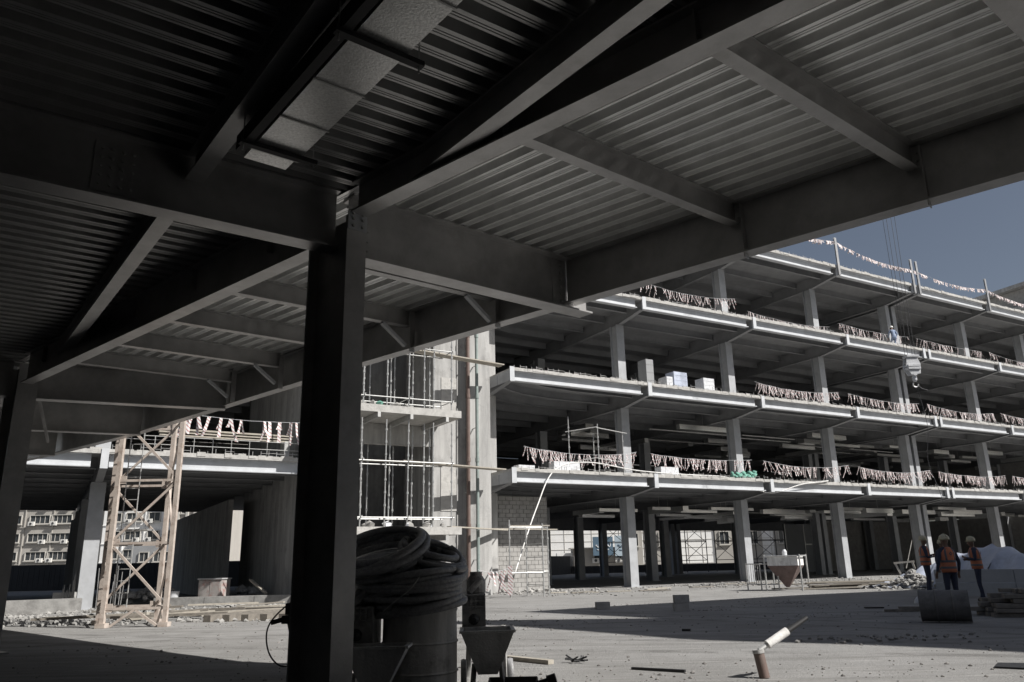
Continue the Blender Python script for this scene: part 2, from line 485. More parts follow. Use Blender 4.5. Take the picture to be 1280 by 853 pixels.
# roof stub posts standing on the facade edge
for a, h in ((43.33, 1.95), (51.4, 1.85), (52.0, 1.8), (60.7, 1.9), (69.1, 1.8)):
    p = MB(); p.ibeam(W(a, 2.64, 19.3), W(a, 2.641, 19.3), .1, .1) if False else None
    fbox(p, a - .1, a + .1, 2.66, 2.64, 19.2, 19.9 + h); fbox(p, a - .1, a + .1, 2.57, 2.59, 19.2, 19.9 + h); fbox(p, a - .012, a + .012, 2.638, 2.592, 19.2, 19.9 + h)
    p.build('stub_post', M['dsteel'], bd)
# walls that close the back of the upper floors and parts of the ground floor
for li in range(1, 4):
    for bi in range(len(BAYS) - 1):
        m = MB(); fbox(m, BAYS[bi] + .02, BAYS[bi + 1] - .02, -26.03, -26.23, LV[li], LV[li + 1] - .16); m.build('back_wall', M['block'], bd)
for a0, a1, o in ((16.0, 25.6, -17.2), (63.4, 77.4, -17.5), (78.0, 78.3, -9), ):
    m = MB(); fbox(m, a0, a1, o, o - .22, 0, 4.55); m.build('back_wall', M['block'], bd)
m = MB(); fbox(m, 77.7, 77.9, 0, -17.2, 0, 4.55); m.build('side_wall', M['block'], bd)
for li in range(1, 4):
    m = MB(); fbox(m, 77.7, 77.9, 1.0, -26, LV[li], LV[li + 1] - .16); m.build('side_wall', M['block'], bd)
m = MB(); fbox(m, 7.3, 7.52, -6.0, -26.2, 0, 4.55); m.build('side_wall', M['concrete'], bd)
m = MB(); fbox(m, 0.2, 7.2, -25.9, -26.12, 2.2, 4.3); 
for a0, a1 in ((26.9, 78),):
    m = MB(); fbox(m, a0, a1, -25.6, -25.9, 4.0, 5.39); m.build('lintel', M['ceil'], bd)
# grey partition boards standing inside the ground floor
pt = MB(); fbox(pt, 53.0, 57.6, -13.0, -13.12, .1, 4.0); pt.build('partition', M['plaster'], bd)
for q in ((53.01, 53.09, .1, 4.0), (55.26, 55.34, .1, 4.0), (57.51, 57.59, .1, 4.0), (55.345, 57.505, 2.3, 2.38)):
    pb = MB(); fbox(pb, q[0], q[1], -12.99, -12.95, q[2], q[3]); pb.build('partition_stud', M['zinc'], bd)
# ducts and services hung below two of the floors
for li in (1, 2):
    for k in range(44):
        a = random.uniform(27, 75); o = random.uniform(-14, -1.5); z = LV[li] - random.uniform(1.05, 1.5); L = random.uniform(1.2, 4.5)
        d = MB(); wd = random.choice((.3, .45, .6)); hh = random.choice((.18, .3))
        if random.random() < .7: fbox(d, a, a + L, o, o - wd, z, z + hh)
        else: fbox(d, a, a + wd, o, o - L, z, z + hh)
        along = d.v[1] - d.v[0]
        do = d.build('duct', M['duct'], bd)
        c_ = sum(d.v, V((0, 0, 0))) / 8
        rd = MB(); rd.tube(c_ + UZ * hh / 2, V((c_.x, c_.y, LV[li] - .16)), .012, 4); rd.build('hanger', M['zinc'], do)
    for k in range(7):
        a = random.uniform(28, 60); o = random.uniform(-9, -2); z = LV[li] - 1.0
        d = MB(); d.tube(W(a, o, z), W(a + random.uniform(4, 9), o, z), .05, 8); d.build('service_pipe', M['zinc'], bd)

# ------------------------------------------------------------------ unseen wing added to the right, its slab shaped to cast the yard shade
SH = 19.4
off = V((math.sin(SUN_AZ), math.cos(SUN_AZ), 0)) * (SH / math.tan(SUN_EL))
gp = [(-2.3, 20.0), (-.43, 18.74), (1.46, 16.56), (2.84, 14.72), (4.04, 14.02), (5.17, 13.37), (6.22, 12.54), (7.03, 11.74), (9.6, 10.2), (12.5, 6.5), (14.5, 2.0), (18, -22), (46, -22), (40, 34), (26, 40), (17.0, 34.0), (15.1, 32.3), (10.3, 30.2), (5.3, 27.0), (2.8, 25.5), (.15, 23.6), (3.33, 19.94), (-1.0, 20.5)]  # wanted shadow outline on the ground, lifted along the sun direction
ew = thing('shade_wing', V((25 + off.x, 25 + off.y, 0)), 'unseen slab wing added right of the yard to cast its shade', 'building')
poly = [(p[0] + off.x, p[1] + off.y) for p in gp]
s = MB(); s.prism(poly, SH - .3, SH); s.build('floor_slab', M['slab'], ew)  # added unseen slab that casts the yard shade
for p, q in zip(poly[:13], poly[1:13]):
    b = MB(); b.bar(V((p[0], p[1], (SH - .32) / 2)), V((q[0], q[1], (SH - .32) / 2)), .2, SH - .34); b.build('infill_wall', M['block'], ew)  # walls added to cut off light from the right
for p in ((8.2, 15.6), (15, 13), (22, 16), (30, 20), (33, 31), (24, 34), (14, 27)):
    c = MB(); c.box((p[0] + off.x, p[1] + off.y, (SH - .3) / 2), (.3, .3, (SH - .32) / 2)); c.build('column', M['concrete'], ew)  # added unseen column under the shade slab

# ------------------------------------------------------------------ the canopy overhead
C1 = V((-1.869, 7.881, 0))
DZ = 5.30                                     # underside of the deck
cy = thing('steel_canopy', C1, 'dark steel canopy overhead with corrugated deck, deep girders and one near column', 'canopy')
nA = V((A.y, -A.x, 0))                        # horizontal normal of the canopy edge
g3 = unit(-125.74)
Dd = unit(142.7)
def onG(t, z=0): return C1 + A * t + UZ * z
def toE(P, off=8.0): return P + B * ((off - P.dot(nA)) / B.dot(nA))
TEND = -30
EDGE = [C1 + A * -17 + nA * 3.0, V((4.67, 6.47, 0)), V((.99, 9.52, 0)), V((-2.61, 13.02, 0)), V((-6.355, 16.59, 0)), V((-9.6, 19.66, 0)), V((-13.66, 23.0, 0)), V((-15.4, 24.3, 0))]
EDGE[0] = toE(C1 + A * TEND)
C0 = V((-9.46, 14.73, 0)); CM = V((-12.4, 17.75, 0)); CN = V((-16.0, 21.0, 0))
def seg(mb_fn, name, m, **k):
    b = MB(); mb_fn(b); return b.build(name, m, cy, **k)
def hcol(c, w, dth, ztop, name='column'):
    b = MB(); zc = ztop / 2
    b.box(c + A * (dth / 2 - .013) + UZ * zc, (w / 2, .013, zc), (B, A, UZ))
    b.box(c - A * (dth / 2 - .013) + UZ * zc, (w / 2, .013, zc), (B, A, UZ))
    b.box(c + UZ * zc, (.008, dth / 2 - .027, zc), (B, A, UZ))
    o = b.build(name, M['dsteel'], cy)
    p = MB(); p.box(c + UZ * .015, (w / 2 + .12, dth / 2 + .12, .015), (B, A, UZ)); p.build('base_plate', M['dsteel'], o)
    return o
col1 = hcol(C1, .226, .68, 4.92)
cap = MB(); cap.box(C1 - A * .345 + UZ * 4.86, (.11, .006, .1), (B, A, UZ)); cap.build('splice_plate', M['steel'], col1)
bl = MB()
for s in (-1, 1):
    for z in (4.80, 4.88, 4.94): bl.tube(C1 - A * .35 + B * (.055 * s) + UZ * z, C1 - A * .375 + B * (.055 * s) + UZ * z, .016, 6)
bl.build('bolts', M['zinc'], col1, kind='stuff')
hcol(C0, .34, .7, 5.2); hcol(CM, .3, .7, 5.2); hcol(CN, .3, .7, 5.2)
# girders
S = M['dsteel']
seg(lambda b: b.ibeam(onG(-.36, 4.94), onG(TEND, 4.94), .355, .205), 'girder', S)
seg(lambda b: b.ibeam(onG(.35, 4.73), onG(9.5, 4.73), .565, .20), 'girder', S)
seg(lambda b: b.ibeam(C0 + A * .36 + UZ * 4.73, CM - A * .36 + UZ * 4.73, .565, .20), 'girder', S)
seg(lambda b: b.ibeam(CM + A * .36 + UZ * 4.73, CN - A * .36 + UZ * 4.73, .565, .20), 'girder', S)
gp3 = [.14, 3.0, 3.02, 11.5]
q0 = V((-5.35, 5.38, 0)); d3 = (q0 - C1).length
seg(lambda b: b.ibeam(C1 + g3 * .03 + UZ * 4.62, C1 + g3 * (d3 - .006) + UZ * 4.62, .675, .24), 'girder', S)
seg(lambda b: b.ibeam(C1 + g3 * (d3 + .006) + UZ * 4.62, C1 + g3 * 14 + UZ * 4.62, .675, .24), 'girder', S)
seg(lambda b: b.ibeam(C0 - B * .18 + UZ * 4.58, C0 - B * 9 + UZ * 4.58, .7, .26), 'girder', S)
def cant(P, s0, over=.35):
    e = toE(P) if P is C1 else None
    q = (e + B * over) if e is not None else P + B * over
    seg(lambda b: b.ibeam(P + B * s0 + UZ * 4.57, q + UZ * 4.57, .725, .255), 'cantilever_girder', S)
    return q
t1 = cant(C1, .12)
for P, Q in ((C0, V((-6.2, 16.19, 0))), (CM, V((-9.37, 19.18, 0))), (CN, V((-13.33, 22.44, 0)))):
    d = (Q - P).normalized()
    seg(lambda b: b.ibeam(P + d * .18 + UZ * 4.57, Q + d * .15 + UZ * 4.57, .725, .255), 'cantilever_girder', S)
# end plate and bolts at the nose of the first cantilever
nose = toE(C1) - B * .06
seg(lambda b: b.box(nose + B * -.10 + A * -.012 + UZ * 4.93, (.10, .005, .32), (B, A, UZ)), 'end_plate', S)
bl = MB()
for k in range(6):
    for s in (-.07,): bl.tube(nose - A * .017 + B * s + UZ * (4.68 + .1 * k), nose - A * .045 + B * s + UZ * (4.68 + .1 * k), .017, 6)
    bl.tube(C1 + B * .30 - A * .02 + UZ * (4.70 + .1 * k), C1 + B * .30 - A * .05 + UZ * (4.70 + .1 * k), .017, 6)
bl.build('bolts', M['zinc'], cy, kind='stuff')
# shear tabs at the column head
for k in range(5):
    seg(lambda b: b.box(C1 + B * .22 - A * .03 + UZ * (4.70 + .115 * k), (.13, .02, .012), (B, A, UZ)), 'stiffener', S)
seg(lambda b: b.ibeam(EDGE[0] + UZ * 4.652, toE(C1) - A * .02 + UZ * 4.652, .652, .20), 'edge_girder', S)
EDGE[2] = toE(C1)
for i in range(2, len(EDGE) - 1):
    d = (EDGE[i + 1] - EDGE[i]).normalized()
    seg(lambda b: b.ibeam(EDGE[i] + d * .02 + UZ * 4.653, EDGE[i + 1] - d * .02 + UZ * 4.653, .652, .20), 'edge_girder', S)
# joists between girder line and edge, with knee braces beyond the first cantilever
joists = [-10.5, -8.15, -4.4, -2.5, 1.3, 3.15, 5.0, 6.87, 8.6]
for t in joists:
    P = onG(t); Q = toE(P, 7.98)
    seg(lambda b: b.ibeam(P + B * .03 + UZ * 5.02, Q - B * .02 + UZ * 5.02, .275, .13, .01, .014), 'joist', S)
    seg(lambda b: b.box(Q - B * .01 - nA * .015 - A * .09 + UZ * 4.92, (.005, .05, .33), (A, nA, UZ)), 'stiffener', S)
    if t > 1:
        seg(lambda b: b.bar(Q - B * .5 + UZ * 5.01, Q - B * .08 + UZ * 4.70, .07, .05), 'knee_brace', M['steel'])
Pe = onG(-6.17); Qe = toE(Pe, 7.98)
seg(lambda b: b.ibeam(Pe + B * .1 + UZ * 4.6, Qe - B * .02 + UZ * 4.6, .69, .22), 'cross_girder', S)
# bolt rows, splice plates and stiffeners on the girders
def bolts_on(c, nrm, along, rows, cols, pitch=.09, r=.014):
    b = MB()
    for i in range(rows):
        for j in range(cols):
            q = c + along * ((j - (cols - 1) / 2) * pitch) + UZ * ((i - (rows - 1) / 2) * pitch); b.tube(q, q + nrm * .022, r, 6)
    b.build('bolts', M['zinc'], cy, kind='stuff')
for t in joists + [-6.17]:
    Q = toE(onG(t), 7.99)
    bolts_on(Q - nA * .012 + UZ * 5.15, -nA, A, 2, 2, .08, .012)
    P = onG(t); seg(lambda b: b.box(P - nA * .03 + UZ * 5.11, (.006, .045, .14), (A, nA, UZ)), 'stiffener', S)
gn = V((g3.y, -g3.x, 0)); gn = gn if gn.y < 0 else -gn
for d_ in (2.2, d3):
    Q = C1 + g3 * d_; seg(lambda b: b.box(Q + gn * .013 + UZ * 4.95, (.2, .005, .25), (g3, gn, UZ)), 'splice_plate', S)
    bolts_on(Q + gn * .019 + UZ * 4.95, gn, g3, 5, 4)
# radial beams of the inner bays
Pd1 = V((-3.112, 6.991, 0)); Pd2 = V((-1.13, 7.35, 0))
seg(lambda b: b.ibeam(Pd1 + Dd * .06 + UZ * 5.0, Pd1 + Dd * 16 + UZ * 5.0, .29, .17), 'radial_beam', S)
seg(lambda b: b.ibeam(Pd1 - Dd * .2 + UZ * 5.0, Pd1 - Dd * 7.75 + UZ * 5.0, .29, .17), 'radial_beam', S)
seg(lambda b: b.ibeam(Pd2 + Dd * .12 + UZ * 5.0, Pd2 + Dd * 13 + UZ * 5.0, .29, .16), 'radial_beam', S)
seg(lambda b: b.box(Pd2 - Dd * .0 + UZ * 5.01, (.08, .09, .008), (B, Dd, UZ)), 'end_plate', S)
seg(lambda b: b.bar(C0 - B * 1.2 + A * 1 + UZ * 4.6, C0 - B * .3 + A * 2.6 + UZ * 4.0, .05, .05), 'bracing', S)
seg(lambda b: b.bar(C0 + B * .8 + A * 1.6 + UZ * 4.9, C0 + B * 1.5 + A * 3.0 + UZ * 4.2, .05, .05), 'bracing', S)
# corrugated deck: sheets of three ribs
def clip(poly, p, d):
    """range of t where p + d t lies inside a convex polygon"""
    n = V((d.y, -d.x, 0)); ts = []
    for i in range(len(poly)):
        a, b = poly[i], poly[(i + 1) % len(poly)]
        sa, sb = (a - p).dot(n), (b - p).dot(n)
        if (sa > 0) != (sb > 0):
            q = a + (b - a) * (sa / (sa - sb)); ts.append((q - p).dot(d))
    return (min(ts), max(ts)) if len(ts) >= 2 else None
def decking(poly, d, pitch, z, h=.11, per=3, m='deck'):
    z0_ = z
    n = V((d.y, -d.x, 0))
    s0 = min(p.dot(n) for p in poly); s1 = max(p.dot(n) for p in poly)
    k = 0; s = s0 + .02; b = MB()
    prof = [(0, 0), (.18, 0), (.195, .16), (.215, .16), (.23, 0), (.30, 0), (.315, .16), (.335, .16), (.35, 0), (.46, 0), (.52, 1), (.94, 1), (1.0, 0)]   # flute with stiffening grooves
    while s < s1 - pitch:
        r = clip(poly, n * (s + pitch / 2), d)
        if r and r[1] - r[0] > .15:
            for (u0, h0), (u1, h1) in zip(prof, prof[1:]):
                a0, a1 = n * (s + u0 * pitch), n * (s + u1 * pitch)
                b.face([a0 + d * r[0] + UZ * (z + h0 * h), a0 + d * r[1] + UZ * (z + h0 * h), a1 + d * r[1] + UZ * (z + h1 * h), a1 + d * r[0] + UZ * (z + h1 * h)])
        k += 1; s += pitch
        if k % per == 0:
            z = z0_ + random.uniform(0, .007)
            if b.v: b.build('deck_sheet', M[m], cy); b = MB()
    if b.v: b.build('deck_sheet', M[m], cy)
gl0, gl1 = onG(-15), onG(9.9)
decking([onG(TEND), onG(0), toE(onG(0), 8.25), toE(onG(TEND), 8.25)], A, .245, DZ)
decking([onG(0), C0, V((-6.25, 16.75, 0)), V((-2.5, 13.2, 0)), toE(onG(0), 8.25)], A, .245, DZ)
decking([C0, CM, V((-9.5, 19.7, 0)), V((-6.25, 16.75, 0))], A, .245, DZ)
decking([CM, CN, V((-15.3, 24.3, 0)), V((-9.5, 19.7, 0))], A, .245, DZ)
P3 = C1 + g3 * 26
decking([onG(-15), C1, P3, P3 - A * 20, onG(-15) - A * 3 + g3 * 6], g3, .245, DZ, m='shaded_deck')
decking([C1, C0, CM, CM + g3 * 26, P3], g3, .245, DZ, m='shaded_deck')
# unseen walls added behind and left of the camera to darken the canopy
wl = thing('dimming_walls', V((-20, -10, 0)), 'unseen walls added behind the camera to keep light off the canopy', 'wall')
wp = [C0 - B * .5 + A * .5, V((-26, 3, 0)), V((-34, -34, 0)), V((8, -44, 0)), C1 + A * -30 - nA * 1, C1 + A * -20 + nA * 2.9]
for p, q in zip(wp, wp[1:]):
    b = MB(); b.bar(p + UZ * 2.64, q + UZ * 2.64, .2, 5.27); b.build('wall', M['grime'], wl)  # added unseen wall that keeps light off the canopy
# concrete on top of the deck, stretched far out of view to block sky light
top = [EDGE[0]] + EDGE[1:] + [CN + g3 * 30, V((-75, -10, 0)), V((-60, -70, 0)), V((20, -60, 0))]
s = MB(); s.prism([(p.x, p.y) for p in top], DZ + .115, DZ + .26); s.build('roof_slab', M['concrete'], cy)
# the air duct hung in the bay behind the column
du = thing('air_duct', V((-1.6, 5.5, 4.75)), 'galvanised square air duct hung under the dark deck near the column', 'duct')
dd = unit(141.5); dn = V((dd.y, -dd.x, 0))     # dn points left of the run
P0 = V((-2.02, 6.10, 0))
k = 0
for i in range(14):
    L = .62; a = P0 + dd * (i * L)
    b = MB(); b.box(a + dd * (L / 2) + UZ * 4.93, (.2, L / 2 - .006, .13), (dn, dd, UZ)); s_ = b.build('duct_section', M['duct'], du)
    f = MB()
    f.box(a + UZ * 4.93, (.212, .008, .142), (dn, dd, UZ)); f.build('flange', M['zinc'], s_)
b = MB(); b.box(P0 - dd * .13 + UZ * 4.9, (.19, .1, .09), (dn, dd, UZ)); b.build('duct_end', M['duct'], du)
for j, i in enumerate((0.15, 3.0, 6.2, 9.5)):
    c = P0 + dd * (i * .62)
    b = MB(); b.box(c + UZ * 4.775, (.34, .03, .02), (dn, dd, UZ)); b.build('hanger_bar', M['black'], du)
    for s_ in (-1, 1):
        b = MB(); b.tube(c + dn * (.31 * s_) + UZ * 4.70, c + dn * (.31 * s_) + UZ * DZ, .006, 5); b.build('hanger_rod', M['zinc'], du)
# cable tray beside the duct (the dark bar along its left side)
b = MB(); b.box(P0 + dd * 4.2 + dn * .27 + UZ * 4.85, (.035, 4.3, .07), (dn, dd, UZ)); b.build('side_rail', M['black'], du)

# ------------------------------------------------------------------ concrete stair core
core = thing('stair_core', W(13, 2), 'raw concrete stair core behind tube scaffolding with two projecting landings', 'stair tower')
def cpart(name, m, *boxes):
    b = MB()
    for q in boxes: fbox(b, *q)
    return b.build(name, m, core)
HT = 24
cpart('wall', M['concrete'], (CORE0, CORE0 + .3, 2.0, -9, 0, HT))
cpart('wall', M['concrete'], (14.35, 15.55, 2.0, -1.2, 0, HT))
cpart('wall', M['concrete'], (15.56, 16.1, 1.8, -1.2, 0, HT))
cpart('wall', M['concrete'], (16.11, CORE1, 2.15, -9, 0, HT))
cpart('wall', M['concrete'], (CORE0 + .31, 16.1, -5.0, -5.3, 0, HT))
cpart('wall', M['concrete'], (CORE0 + .31, 10.4, 2.0, 1.7, 0, 2.4))
cpart('sunlit_patch', M['slab'], (14.75, 15.53, 2.03, 2.005, 3.6, 5.6))  # paler panels on the wall: patches of sunlight put into the colour
cpart('sunlit_patch', M['slab'], (14.75, 15.53, 2.03, 2.005, 8.0, 9.6))
for z in (2.8, 7.6, 12.4, 17.2):
    cpart('landing', M['slab'], (CORE0 + .32, 14.6, 4.4, -.6, z - .3, z))
    for a in (9.6, 10.9, 12.3, 13.9):
        cpart('formwork_beam', M['zinc'], (a - .06, a + .06, 4.5, 1.2, z - .52, z - .32))
    zz = z
    st = MB(); n = 14                       # flight up to the next floor level, going into the core
    for k in range(n):
        fbox(st, 9.1, 11.4, -.62 - k * .29, -.92 - k * .29, zz - .16 + k * .17, zz + (k + 1) * .17)
    st.build('stair_flight', M['concrete'], core)
cpart('door_header', M['concrete'], (CORE0 + .31, 14.34, 1.9, 1.6, 6.4, 7.28))
for z0 in (2.804, 7.604):
    land = []                    # formwork boards, bags and offcuts lying on the landings
    for k in range(12):
        a = random.uniform(9.4, 14.2); o = random.uniform(3.4, 4.3); b = MB()
        b.stone(W(a, o, z0 + .09), random.uniform(.10, .26)); ob = b.build('rubble_bag', random.choice([M['foil'], M['rubble'], M['greenbag'], M['rubble']]), None)
        land.append((a, ob))
    land.sort(key=lambda q: q[0]); NTH = ['first', 'second', 'third', 'fourth', 'fifth', 'sixth', 'seventh', 'eighth', 'ninth', 'tenth', 'eleventh', 'twelfth']
    for k, (a, ob) in enumerate(land): tag(ob, '%s bag or lump from the left on the %s stair landing' % (NTH[k], 'lower' if z0 < 5 else 'upper'), 'debris', 'rubble on the stair landings')

# block wall between the concrete column and the steel column
bw = thing('block_wall', W(20, 0), 'grey concrete block wall under the first floor at its left end', 'wall')
wb = MB(); fbox(wb, 18.55, 21.55, -.03, -.19, .02, 4.52); wb.build('mortar', M['mortar'], bw)
blk = MB(); blk.box((0, 0, 0), (.188, .1, .094), (F, N, UZ)); bme = blk.mesh('block', M['block'])
hb = MB(); hb.box((0, 0, 0), (.09, .1, .094), (F, N, UZ)); hme = hb.mesh('half_block', M['block'])
for r in range(22):
    z = .125 + r * .203; x = 18.56 + (.19 if r % 2 else 0)
    if r % 2: share('block', hme, bw, W(18.65, -.1 + random.uniform(-.006, .006), z))
    while x + .19 < 21.56:
        if x + .385 > 21.56:
            share('block', hme, bw, W(x + .095, -.1, z)); break
        share('block', bme, bw, W(x + .2, -.1 + random.uniform(-.008, .008), z)); x += .396

# pipes in front of the core
for a, o, m, r, nm, lb in ((15.9, 2.45, 'brown', .085, 'drain_pipe', 'reddish brown drain pipe running up the concrete core'), (16.3, 2.55, 'green', .075, 'drain_pipe', 'pale green drain pipe running up beside the brown one')):
    t = thing(nm, W(a, o), lb, 'pipe')
    for k in range(8):
        b = MB(); b.tube(W(a, o, .05 + k * 2.9), W(a, o, 2.93 + k * 2.9), r, 10); b.build('pipe_length', M[m], t)
        b = MB(); b.tube(W(a, o, 2.84 + k * 2.9), W(a, o, 3.02 + k * 2.9), r + .02, 10); b.build('pipe_collar', M[m], t)
        b = MB(); b.bar(W(a, o - .08, 1.5 + k * 2.9), W(a, 2.1, 1.5 + k * 2.9), .04, .03); b.build('bracket', M['zinc'], t)

# ------------------------------------------------------------------ scaffolding
def pole(p, q, parent, name='standard', r=.026, cups=True, m='zinc'):
    b = MB(); p, q = V(p), V(q); b.tube(p, q, r, 6)
    if cups:
        L = (q - p).length; n = int(L / .5); d = (q - p).normalized()
        for i in range(1, n + 1): b.tube(p + d * (i * .5 - .22), p + d * (i * .5 - .13), r * 1.75, 6)
    return b.build(name, M[m], parent)
def plank(p, q, wd, parent, m='wood', name='plank', th=.05):
    b = MB(); b.bar(p, q, wd, th); return b.build(name, M[m], parent)
for z0, z1, lab in ((2.8, 7.05, 'silver tube scaffold standing on the lower stair landing'), (7.6, 11.8, 'silver tube scaffold standing on the upper stair landing')):
    t = thing('scaffold', W(12, 4, z0), lab, 'scaffold')
    for a, o in ((10.3, 4.25), (11.3, 4.25), (12.25, 4.25), (13.1, 3.9), (14.2, 4.25), (10.7, 3.1), (11.9, 3.1), (12.9, 3.1), (13.7, 3.1), (9.3, 4.25), (9.8, 3.3), (11.5, 1.6), (12.7, 1.5), (10.6, 1.7), (13.4, 4.2)):
        pole(W(a, o, z0 + .004), W(a + random.uniform(-.03, .03), o, z1), t)
    for z in (z0 + .35, z0 + 2.55):
        for o in (4.29, 3.14):
            pole(W(9.0, o, z), W(14.3, o, z + .02), t, 'ledger', .024, False)
        for a in (10.34, 12.29, 14.24): pole(W(a, 4.4, z + .06), W(a, 2.9, z + .06), t, 'transom', .024, False)
    for j in range(2):
        plank(W(12.2, 3.5 + j * .27, z0 + 2.62 + .04), W(17.3, 3.0 + j * .27, z0 + 2.56), .24, t)
    plank(W(9.2, 3.7, z0 + 2.63), W(13.0, 3.7, z0 + 2.63), .24, t)
# lower run of boards toward the block wall scaffold
t = thing('scaffold_board', W(16, 3.2, 2.6), 'long weathered board bridging from the lower landing to the small scaffold', 'board')
plank(W(14.4, 3.6, 2.85), W(17.9, 2.2, 2.78), .26, t); plank(W(17.2, 2.0, 2.84), W(20.8, 1.9, 2.82), .24, t)
# small scaffold tower in front of the block wall
t = thing('scaffold_tower', W(19.5, 2, 0), 'small tube scaffold tower with rungs in front of the block wall', 'scaffold')
tw = [V((-.29, 30.5, 0)), V((.78, 31.3, 0)), V((.16, 33.6, 0)), V((1.05, 34.2, 0))]
tw = [V((-.28, 33.0, 0)), V((1.08, 33.5, 0)), V((.42, 34.6, 0)), V((1.35, 34.9, 0))]
for p, h in zip(tw, (3.05, 2.9, 2.9, 2.9)): pole(p + UZ * .004, p + UZ * h, t)
for z in (.95, 2.75):
    for i, j in ((0, 1), (2, 3), (0, 2), (1, 3)): pole(tw[i] + UZ * (z + .01 * i), tw[j] + UZ * (z + .01 * i), t, 'ledger', .024, False)
for z in (.45, 1.0, 1.55, 2.1):
    pole(tw[1] + UZ * z, tw[2] + UZ * z, t, 'rung', .02, False)
plank(tw[0] + V((0, .4, 2.82)), tw[1] + V((.3, .4, 2.82)), .24, t)
# pale hose sagging from the first floor down to the small tower
h = MB(); pts = []
ctrl = [V((-.1, 33.6, .9)), V((.9, 35.8, 3.6)), V((1.9, 37.6, 5.55)), V((3.6, 38.6, 6.0)), V((6.2, 40.0, 5.70)), V((9, 41.7, 5.62)), V((11.6, 43.4, 5.60)), V((13.2, 44.5, 5.1)), V((14.6, 45.1, 4.85)), V((16.5, 45.9, 5.35)), V((18.5, 47.0, 5.62))]
def smooth(ctrl, n=8):
    out = []
    for i in range(len(ctrl) - 1):
        p0, p1, p2, p3 = ctrl[max(i - 1, 0)], ctrl[i], ctrl[i + 1], ctrl[min(i + 2, len(ctrl) - 1)]
        for k in range(n):
            t_ = k / n
            out.append(.5 * ((2 * p1) + (p2 - p0) * t_ + (2 * p0 - 5 * p1 + 4 * p2 - p3) * t_ ** 2 + (3 * p1 - p0 - 3 * p2 + p3) * t_ ** 3))
    out.append(ctrl[-1]); return out
h.path(smooth(ctrl), .03, 6); o = h.build('pump_hose', M['hopper'], None, True)
tag(o, 'pale hose rising from the small scaffold and draped along the first floor edge', 'hose')
# scaffold standing on the first raised floor
t = thing('scaffold_assembly', W(23.4, 1.4, LV[1]), 'light scaffold frame on the first raised floor left of a column', 'scaffold')
for a, o, hgt in ((22.2, 1.2, 2.9), (23.5, 1.9, 2.5), (24.3, .4, 2.2), (25.6, 1.2, 2.3)): pole(W(a, o, LV[1] + .004), W(a, o, LV[1] + hgt), t)
for z in (.55, 2.1): 
    pole(W(22.0, 1.2, LV[1] + z), W(23.5, 1.93, LV[1] + z + .25), t, 'ledger', .024, False); pole(W(23.4, 1.94, LV[1] + z + .2), W(25.9, 1.2, LV[1] + z + .16), t, 'ledger', .024, False)

# ------------------------------------------------------------------ warning tape, fringes of strips on a cord
LEVEL_NAME = ['ground', 'first', 'second', 'third', 'roof']
def fringe(pts, step, ln, name_label, group='warning tape fringes along the floors', single=False, wd=.055):
    c = sum((V(p) for p in pts), V((0, 0, 0))) / len(pts)
    t = thing('warning_tape', V((c.x, c.y, c.z)), name_label, 'warning tape', group)
    b = MB(); b.path(pts, .008, 4); b.build('cord', M['foil'], t)
    b = MB()
    L = [0]
    for p, q in zip(pts, pts[1:]): L.append(L[-1] + (q - p).length)
    s = step
    while s < L[-1]:
        i = max(k for k in range(len(L) - 1) if L[k] <= s)
        f = (s - L[i]) / (L[i + 1] - L[i]); p = pts[i].lerp(pts[i + 1], f); d = (pts[i + 1] - pts[i]).normalized()
        if single and b.v: b.build('tape_strip', M['tape'], t); b = MB()
        if random.random() < .12: s += step * random.uniform(.5, 3.0); continue
        for j in range(random.choice((1, 1, 2, 2, 3))):
            sw = V((random.uniform(-.4, .4), random.uniform(-.4, .4), 0)); l = ln * random.choice((.35, .6, .8, .95, 1.0, 1.1)) * random.uniform(.85, 1.15)
            a = random.uniform(-.5, .5); e = (d * math.cos(a) + d.cross(UZ) * math.sin(a)) * wd * random.uniform(.6, 1.1)
            q0 = p; q1 = p + sw * l * .4 - UZ * l * .5; q2 = p + sw * l + V((random.uniform(-.05, .05), 0, 0)) - UZ * l
            e2 = e * random.uniform(.5, 1)
            b.face([q0 - e / 2, q0 + e / 2, q1 + e2 / 2, q1 - e2 / 2]); b.face([q1 - e2 / 2, q1 + e2 / 2, q2 + e / 2, q2 - e / 2])
        s += step * random.uniform(.5, 1.5)
    if single: b.build('tape_strip', M['tape'], t)
    else: b.build('tape_strips', M['tape'], t, kind='stuff')
    return t
def sagline(p, q, sag, n=10):
    p, q = V(p), V(q)
    return [p.lerp(q, i / n) - UZ * (sag * 4 * (i / n) * (1 - i / n)) + V((0, 0, random.uniform(-.02, .02))) for i in range(n + 1)]
ordn = ['first', 'second', 'third', 'fourth', 'fifth', 'sixth', 'seventh']
fc = [18.2, 26.58, 34.93, 43.33, 51.68, 60.7, 69.1]
for li, first in ((1, 0), (2, 2), (3, 1)):
    for i in range(first, 6):
        a0, a1 = fc[i] + .5, fc[i + 1] - .4
        z = LV[li] + (1.2 if li == 1 else 1.12)
        if li == 1 and i == 0: a0 += .6
        if li == 3 and i == 1: z += .25; 
        if li == 3 and i == 2: z -= .35
        fringe(sagline(W(a0, 1.6, z), W(a1, 1.6, z + random.uniform(-.1, .05)), random.uniform(.1, .3)), .105 if li < 3 else .17, .6 if li == 1 else .55,
               'tape strips on the %s raised floor between its %s and %s columns' % (LEVEL_NAME[li], ordn[i], ordn[i + 1]), wd=.048)
fringe(sagline(W(3.2, 2.3, 7.15), W(8.5, 2.3, 7.0), .12), .3, .85, 'white tape strips hanging behind the lattice mast above the left floor edge', single=True, wd=.14)
